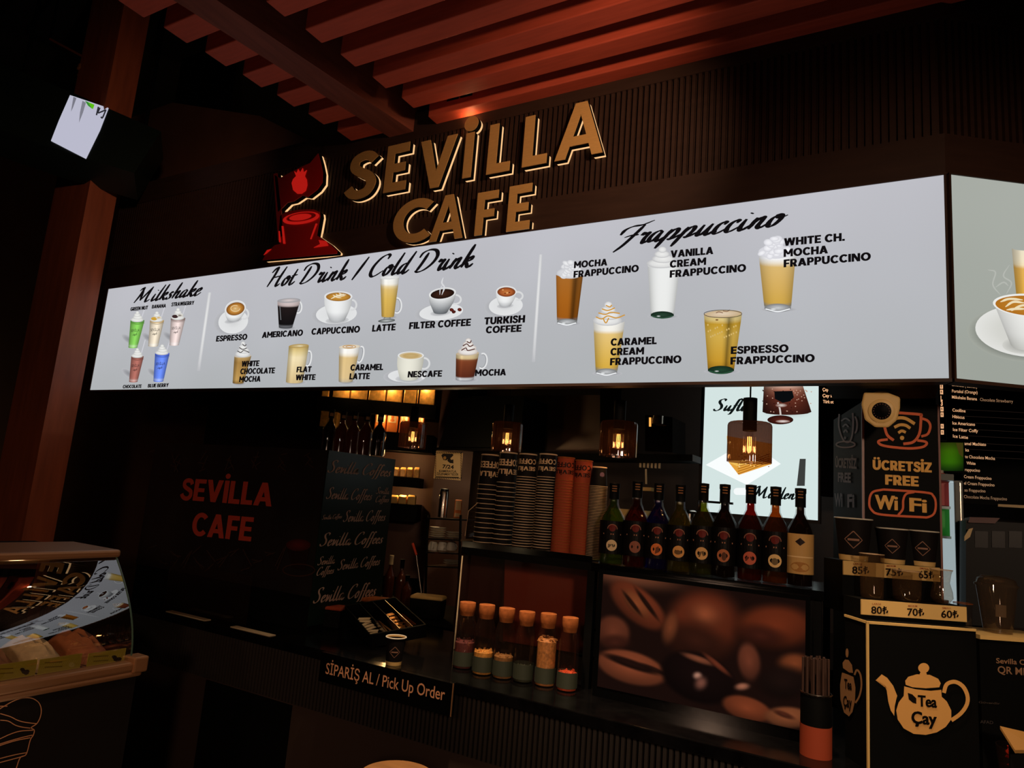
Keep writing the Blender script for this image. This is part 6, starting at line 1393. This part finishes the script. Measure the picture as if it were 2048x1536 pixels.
# straw holder at the screen's right end
b = pZ(1632, 1500, ZC); b[1] = 2.36; b[0] = pY(1632, 1400, 2.36)[0]
s_ = ppm((b[0], 2.36, 1.1)); R_ = 29 / s_; zt = pY(1632, 1385, 2.36)[2] - ZC
t = thing('straw_holder', 'dark straw cylinder with steel ring and copper foot beside the bean screen', 'holder', (b[0], 2.36, ZC))
m = MB(); m.lathe([(R_ * .9, .004), (R_, .05), (R_, zt - .004), (R_ - .003, zt - .004), (R_ - .003, .05), (.001, .05)], 32, closed=False); m.build('cup_body', M['black'], t, (0, 0, 0), True)
m = MB(); m.lathe([(.001, 0), (R_ * .96, 0), (R_ * .98, .085), (R_ + .001, .086), (R_ + .001, .0)], 32, closed=False); m.build('copper_foot', M['cupred'], t, (0, 0, 0), True)
m = MB(); m.tube([(R_ * math.cos(a), R_ * math.sin(a), zt) for a in np.linspace(0, 2 * math.pi, 33)], .0022, 8, False); m.build('steel_ring', M['steel'], t, (0, 0, 0), True)
L_ = pY(1632, 1316, 2.36)[2] - ZC; s0 = None; rs = random.Random(3)
strawm = surf('dark_straw', (70, 50, 42), .3)
for i in range(26):
    a = i * 2.399; q = R_ * .86 * math.sqrt((i + .5) / 26); loc = (b[0] + q * math.cos(a), 2.36 + q * math.sin(a), ZC + .054)
    lab = 'wrapped dark drinking straw in the cylinder holder, %s out from the middle' % ordn(i)
    if s0 is None:
        m = MB(); m.tube([(0, 0, 0), (0, 0, L_ - .054)], .0036, 8); s0 = m.build('drinking_straw', strawm, None, (0, 0, 0), True); s0.location = loc; tag(s0, lab, 'straw', 'straws in the cylinder holder')
    else: o = s0.copy(); col.objects.link(o); o.location = (loc[0], loc[1], loc[2] + rs.uniform(-.003, .004)); o['label'] = lab

# ------------------------------------------------------------------ far right of the counter
AQ = AT
FQ = Frame(ground(FT.pt(r, 0, -.05)), AQ)
l2, r2, q0, q1 = R4(1962, 2130, 1284, 1500, FQ)
t = thing('code_stand', 'dark board stand at the right edge with dull menu lettering under a cream strip', 'stand', tuple(FQ.pt(l2, ZC, 0)))
m = MB(); m.fbox(FQ, l2, r2, ZC, q1, -.16, 0); m.build('board', M['black'], t)
m = MB(); m.fbox(FQ, l2, r2, q1, q1 + .012, -.16, .004); m.build('cream_strip', M['cream'], t)
m = MB()
for s, a, b_, h, c in (('Sevilla Coffees', (1992, 1326), (2090, 1332), 10, (150, 112, 84)), ('QR MENU', (1995, 1346), (2085, 1353), 14, (150, 112, 84)), ('Güvenilir', (1957, 1406), (2000, 1409), 4, (70, 60, 54)), ('AFAD', (1960, 1446), (1986, 1448), 6, (66, 60, 58))): text(m, FQ, s, a, b_, h, w=.001, bold=.015, c=c)
m.build('lettering', INK, t)
loc = FQ.pt(FQ.uv(2032, 1275)[0], q1 + .012, -.07); s_ = ppm(loc); hh = (1270 - 1180) / s_
t = thing('plastic_cup', 'clear plastic cup with a domed lid on the stand at the right edge', 'cup', tuple(loc))
R_ = 36 / s_
m = MB(); m.lathe([(.001, .002), (R_ * .68, .002), (R_ * .98, hh), (R_, hh)], 32, closed=False); m.build('cup_wall', M['teaglass'], t, (0, 0, 0), True)
m = MB(); m.lathe([(R_ * 1.06, hh), (R_ * 1.06, hh + .006), (R_ * .97, hh + .008), (R_ * .9, hh + .022), (R_ * .7, hh + .03), (.001, hh + .032)], 32, closed=False); m.build('domed_lid', M['teaglass'], t, (0, 0, 0), True)
m = MB(); v, f = rect2d(); wrap(m, v, f, lambda z: R_ * .68 + R_ * .3 * z / hh, hh * .5, hh * .26, R_ * .5, (90, 70, 50), ang=.2, grow=.001); m.build('printed_mark', INK, t, (0, 0, 0)); t.rotation_euler.z = face_cam(loc)
loc = FQ.pt(FQ.uv(1985, 1282)[0], q1 + .012, -.12); s_ = ppm(loc); t = thing('small_glass', 'small empty glass standing left of the plastic cup with domed lid', 'glass', tuple(loc)); m = MB(); m.lathe([(.001, .001), (14 / s_, .001), (17 / s_, 48 / s_)], 28, closed=False); m.build('glass_wall', M['clear'], t, (0, 0, 0), True); m = MB(); m.tube([(17 / s_ * math.cos(a), 17 / s_ * math.sin(a), 48 / s_) for a in np.linspace(0, 6.2832, 25)], .001, 6, False); m.build('rim', M['cork'], t, (0, 0, 0), True)
# candy bowl and card in the corner
FQ2 = FQ.moved(.10)
u = FQ2.uv(2046, 1440)[0]; loc = FQ2.pt(u, ZC, 0); t = thing('candy_bowl', 'glass bowl of red wrapped sweets at the right edge of the counter', 'bowl', tuple(loc)); m = MB(); m.lathe([(.001, .002), (.04, .002), (.06, .03), (.066, .1), (.064, .1), (.056, .03), (.03, .006)], 28, closed=False); m.build('glass_bowl', M['clear'], t, (0, 0, 0), True)
rs = random.Random(5); sw = None; redfoil = surf('red_foil', (214, 50, 26), .25, .4)
for i in range(24):
    a = i * 2.4; q = .042 * math.sqrt(((i % 8) + .5) / 8); z = .018 + .03 * (i // 8)
    p = (loc[0] + q * math.cos(a), loc[1] + q * math.sin(a), loc[2] + z); lab = 'red wrapped sweet in the glass bowl, %s layer, %s from the middle' % (('bottom', 'middle', 'top')[i // 8], ordn(i % 8))
    if sw is None:
        m = MB(); m.lathe([(.001, -.012), (.007, -.007), (.010, 0), (.007, .007), (.001, .012)], 10); m.box((0, 0, .015), (.014, .002, .008), 0, 1.4); m.box((0, 0, -.015), (.014, .002, .008), 0, .7); sw = m.build('wrapped_sweet', redfoil, None, (0, 0, 0)); sw.location = p; tag(sw, lab, 'sweet', 'sweets in the glass bowl')
    else: o = sw.copy(); col.objects.link(o); o.location = p; o['label'] = lab
    (sw if i == 0 else o).rotation_euler = (rs.uniform(0, 3), rs.uniform(0, 3), 0)
pc = [FQ.moved(w_).hit(*p) for p, w_ in (((2000, 1452), .16), ((2060, 1466), .16), ((2080, 1500), .2), ((2030, 1500), .2))]
t = thing('counter_card', 'tilted gold card holder at the lower right corner', 'card', tuple(pc[3]))
m = MB(); m.prism(pc, [p + np.array([0, .0, -.008]) for p in pc]); m.build('card', surf('dull_gold_card', (150, 108, 54), .5), t)
m = MB(); b = (pc[0] + pc[1] + pc[2] + pc[3]) / 4; m.box((b[0], b[1] + .02, (ZC + b[2] - .012) / 2), (.05, .03, max(.01, b[2] - .012 - ZC))); m.build('foot', M['black'], t)

# ------------------------------------------------------------------ ice cream cabinet, lower left
XG = -2.2; YE = 1.52; YN = -.35
t = thing('ice_cream_cabinet', 'dark ice cream display cabinet with sloped curved glass at the lower left', 'cabinet', (-2.6, .6, 0))
m = MB(); m.box((-2.61, (YE + YN) / 2, .48), (.80, YE - YN, .95)); m.build('base', surf('cabinet_board', (30, 25, 22), .5, spec=.2), t)
m = MB(); m.box((XG - .005, (YE + YN) / 2, .985), (.05, YE - YN + .01, .03)); m.box((XG + .005, (YE + YN) / 2, .962), (.03, YE - YN, .02)); m.build('front_rail', M['alu'], t, bevel=.008)
m = MB(); m.box((XG - .005, YE - .012, .99), (.062, .05, .05)); m.build('rail_corner', M['alu'], t, bevel=.006)
m = MB(); m.box((-2.52, (1.50 + YN) / 2, 1.325), (.30, 1.50 - YN, .026)); m.build('lid', M['alu'], t, bevel=.008)
prof = [(XG - .012 - .17 * (q ** 1.35) - .0 * q, 1.0 + .312 * q) for q in np.linspace(0, 1, 14)]
prof = [(x + .022 * math.sin(math.pi * (z - 1) / .312), z) for x, z in prof]
m = MB(); vs = []; fs = []
for x, z in prof: vs += [(x, YN, z), (x, YE - .03, z)]
for k in range(len(prof) - 1): fs.append((2 * k, 2 * k + 1, 2 * k + 3, 2 * k + 2))
m.add(vs, fs); m.build('curved_glass', M['cabinetglass'], t, smooth=True)
m = MB(); m.add([(x, YE - .028, z) for x, z in prof] + [(-2.66, YE - .028, 1.312), (-2.66, YE - .028, 1.0)], [tuple(range(len(prof) + 2))]); m.build('end_glass', M['clear'], t)
m = MB(); m.tube([(x, YE - .028, z) for x, z in prof], .003, 6); m.build('glass_edge', surf('green_glass_edge', (70, 96, 80), .2), t, smooth=True)
m = MB(); m.box((-2.95, (YE + YN) / 2, 1.13), (.05, YE - YN, .36)); m.box((-2.83, YE - .2, 1.15), (.2, .02, .3)); m.build('back_wall', M['black'], t)
FG = Frame((XG - .008, 0, 0), math.pi / 2)
d = Draw(Frame((XG - .01, 0, 0), math.pi / 2), .0015); LC = (226, 160, 110)
m0 = Frame((-2.209, 0, 0), math.pi / 2)
d = Draw(m0, .0015)
for pts in ([(-8, 1422), (8, 1412), (26, 1402), (44, 1396), (62, 1396), (76, 1404), (82, 1418), (80, 1434), (73, 1447), (62, 1455), (68, 1460), (66, 1470), (60, 1480), (52, 1508), (40, 1515), (32, 1536), (26, 1550)],
            [(0, 1427), (20, 1433), (34, 1440), (48, 1444), (62, 1446), (73, 1447)], [(0, 1440), (16, 1442), (30, 1450), (44, 1454), (60, 1456)], [(-2, 1478), (20, 1468), (40, 1462), (66, 1460)], [(-2, 1488), (24, 1480), (46, 1474), (64, 1470)],
            [(-2, 1491), (30, 1481), (60, 1475)], [(-2, 1517), (30, 1509), (52, 1505)], [(-2, 1525), (28, 1517), (46, 1512)], [(-4, 1412), (14, 1412)]): d.line(pts, 1.8, LC)
d.build('ice_cream_cone_drawing', INK, t)['label'] = 'pale outline drawing of a scooped cone'
for _y in (1.2, .5): lamp('cabinet_fill', 'POINT', (-2.42, _y, 1.28), .35, (1, .7, .4), .02)  # unseen lamps added to brighten the tubs and name cards
# tubs with yellow name cards behind the glass
ycard = surf('yellow_card', (206, 176, 60), .5)
creams = [(190, 110, 70), (226, 190, 150), (150, 96, 66), (214, 170, 120)]
for i, (x0, x1, yt, yb) in enumerate(((175, 248, 1302, 1332), (78, 160, 1313, 1345), (-30, 70, 1326, 1358))):
    Fk = Frame((XG - .045, 0, 0), math.pi / 2); l, r, z0, z1 = R4(x0, x1, yt, yb, Fk)
    t = thing('ice_cream_tub', ('ice cream tub at the far end of the cabinet behind a yellow name card', 'ice cream tub with a plain yellow name card, next after the far end one', 'ice cream tub with a leafy yellow card at the photo edge')[i], 'tub', tuple(Fk.pt((l + r) / 2, .96, -.2)), 'ice cream tubs')
    m = MB(); m.fbox(Fk, l, r, z0, z1, 0, .003); m.build('name_card', ycard, t)
    dd = Draw(Fk, .004); xm = x0 + (x1 - x0) * .78; ym = (yt + yb) / 2
    if i != 1:
        for k in range(6): dd.ell(xm + 5 * math.cos(k * 1.1), ym + 4 * math.sin(k * 1.7), 5 - i * .2, 3.2, (60, 44, 30))
    else: dd.ell(xm, ym, 6, 5, (226, 196, 110))
    for k in range(2): dd.line([(x0 + 10, ym - 4 + k * 9), (x0 + (x1 - x0) * .55, ym - 6 + k * 9)], 2, (150, 120, 40), False)
    dd.build('card_print', INK, t)
    m = MB(); m.fbox(Fk, l, r, .955, .99, -.34, -.012); m.build('steel_pan', M['steel'], t)
    m = MB(); nx_ = 10; vs = []; fs = []
    for a in range(nx_):
        for b_ in range(nx_):
            uu = l + .01 + (r - l - .02) * a / (nx_ - 1); ww = -.33 + .31 * b_ / (nx_ - 1); e = math.sin(math.pi * a / (nx_ - 1)) * math.sin(math.pi * b_ / (nx_ - 1))
            vs.append(Fk.pt(uu, .99 + .075 * e ** .6 + .012 * math.sin(9 * a + 5 * b_) * e, ww))
    for a in range(nx_ - 1):
        for b_ in range(nx_ - 1): fs.append((a * nx_ + b_, (a + 1) * nx_ + b_, (a + 1) * nx_ + b_ + 1, a * nx_ + b_ + 1))
    m.add(vs, fs); m.build('ice_cream', surf('ice_cream_%d' % i, creams[i], .7, noise=.15, scale=30), t, smooth=True)

# ------------------------------------------------------------------ lit hanging screen, upper left
def at_d(px, py, D): return CAM + ray(px, py) * D
q = [at_d(140, 190, 4.0), at_d(217, 215, 4.05), at_d(172, 317, 3.85), at_d(102, 281, 3.8)]
n_ = np.cross(q[1] - q[0], q[3] - q[0]); n_ /= np.linalg.norm(n_)
if n_.dot(CAM - q[0]) < 0: n_ = -n_
def pl(px, py, w=0.0):
    r_ = ray(px, py); return CAM + r_ * (n_.dot(q[0] - CAM) / n_.dot(r_)) + n_ * w
t = thing('hanging_screen', 'long dark hanging display box with one bright white screen, upper left', 'screen', tuple(pl(160, 330)))
def plate2(pts, w0, w1, mat, nm):
    m = MB(); m.prism([pl(*p, w1) for p in pts], [pl(*p, w0) for p in pts]); return m.build(nm, mat, t)
plate2([(-60, 100), (140, 182), (322, 262), (268, 345), (90, 290), (-60, 236)], -.22, -.004, surf('dark_green_box', (20, 28, 23), .4), 'housing')
scr = [(140, 190), (217, 216), (200, 260), (172, 317), (102, 281), (118, 240)]
plate2(scr, -.004, 0, glow('white_screen', (186, 186, 204), 1.0), 'lit_screen')['label'] = 'bright white lit screen'
m = MB()
def scrpoly(pts, c, w=.002): m.add([pl(*p, w) for p in pts], [tuple(range(len(pts)))], c)
scrpoly([(147, 194), (153, 197), (146, 216), (142, 224)], (120, 120, 132)); scrpoly([(165, 202), (172, 206), (166, 226), (158, 246), (160, 226)], (126, 126, 138)); scrpoly([(170, 202), (189, 210), (186, 219), (176, 212)], (90, 190, 20)); scrpoly([(170, 202), (176, 205), (184, 218), (178, 213)], (30, 90, 70))
for pts in ([(197, 214), (193, 231)], [(200, 216), (196, 226), (203, 224), (212, 220)], [(212, 220), (205, 236), (202, 234)]):
    v, f = sweep2d([np.array(p, float) for p in (spline(pts, 4) if len(pts) > 2 else pts)], lambda d_, q_: 1.5); m.add([pl(*p, .002) for p in v], f, (40, 40, 46))
m.build('screen_picture', LIT, t)
for px in (30, 280):
    a = pl(px, 150 + px * .42, -.1); m = MB(); m.tube([a, (a[0], a[1], 4.6)], .012, 8); m.build('hanger_rod', M['blackmetal'], t)
p = at_d(166, 132, 4.3)
t = thing('track_lamp', 'small dull copper lamp on a slanting track rail above the hanging screen', 'lamp', tuple(p))
a, b = at_d(100, 78, 4.3), at_d(188, 125, 4.3); m = MB(); m.tube([a, b], .008, 8); m.build('track_rail', surf('copper_dim', (140, 70, 45), .4, .5), t)
m = MB(); m.lathe([(.001, -.075), (.022, -.07), (.012, -.045), (.03, -.03), (.026, 0), (.01, .012), (.006, .05), (.001, .05)], 20, tuple(p)); m.build('lamp_head', surf('copper_dim2', (170, 110, 60), .4, .4), t, smooth=True)
m = MB(); m.tube([a, (a[0], a[1], 4.6)], .008, 8); m.build('ceiling_stem', M['blackmetal'], t)
# round wooden stool whose far edge shows at the bottom of the frame
pt_ = pZ(815, 1519, .74); tc_ = (pt_[0] + .05, pt_[1] - .118, 0)
t = thing('bar_stool', 'round light wood stool seat peeking in at the bottom edge', 'stool', tc_)
m = MB(); m.lathe([(.001, .71), (.11, .71), (.121, .718), (.121, .732), (.115, .74), (.001, .74)], 64, tc_); m.build('seat', M['tablewood'], t, smooth=True)
for k in range(4):
    a = k * math.pi / 2 + .6; m = MB(); m.tube([(tc_[0] + .09 * math.cos(a), tc_[1] + .09 * math.sin(a), .71), (tc_[0] + .15 * math.cos(a), tc_[1] + .15 * math.sin(a), .0)], .014, 10); m.build('leg', M['tablewood'], t, smooth=True)
m = MB(); m.tube([(tc_[0] + .13 * math.cos(a), tc_[1] + .13 * math.sin(a), .25) for a in np.linspace(0, 2 * math.pi, 33)], .009, 8, False); m.build('foot_ring', M['blackmetal'], t, smooth=True)
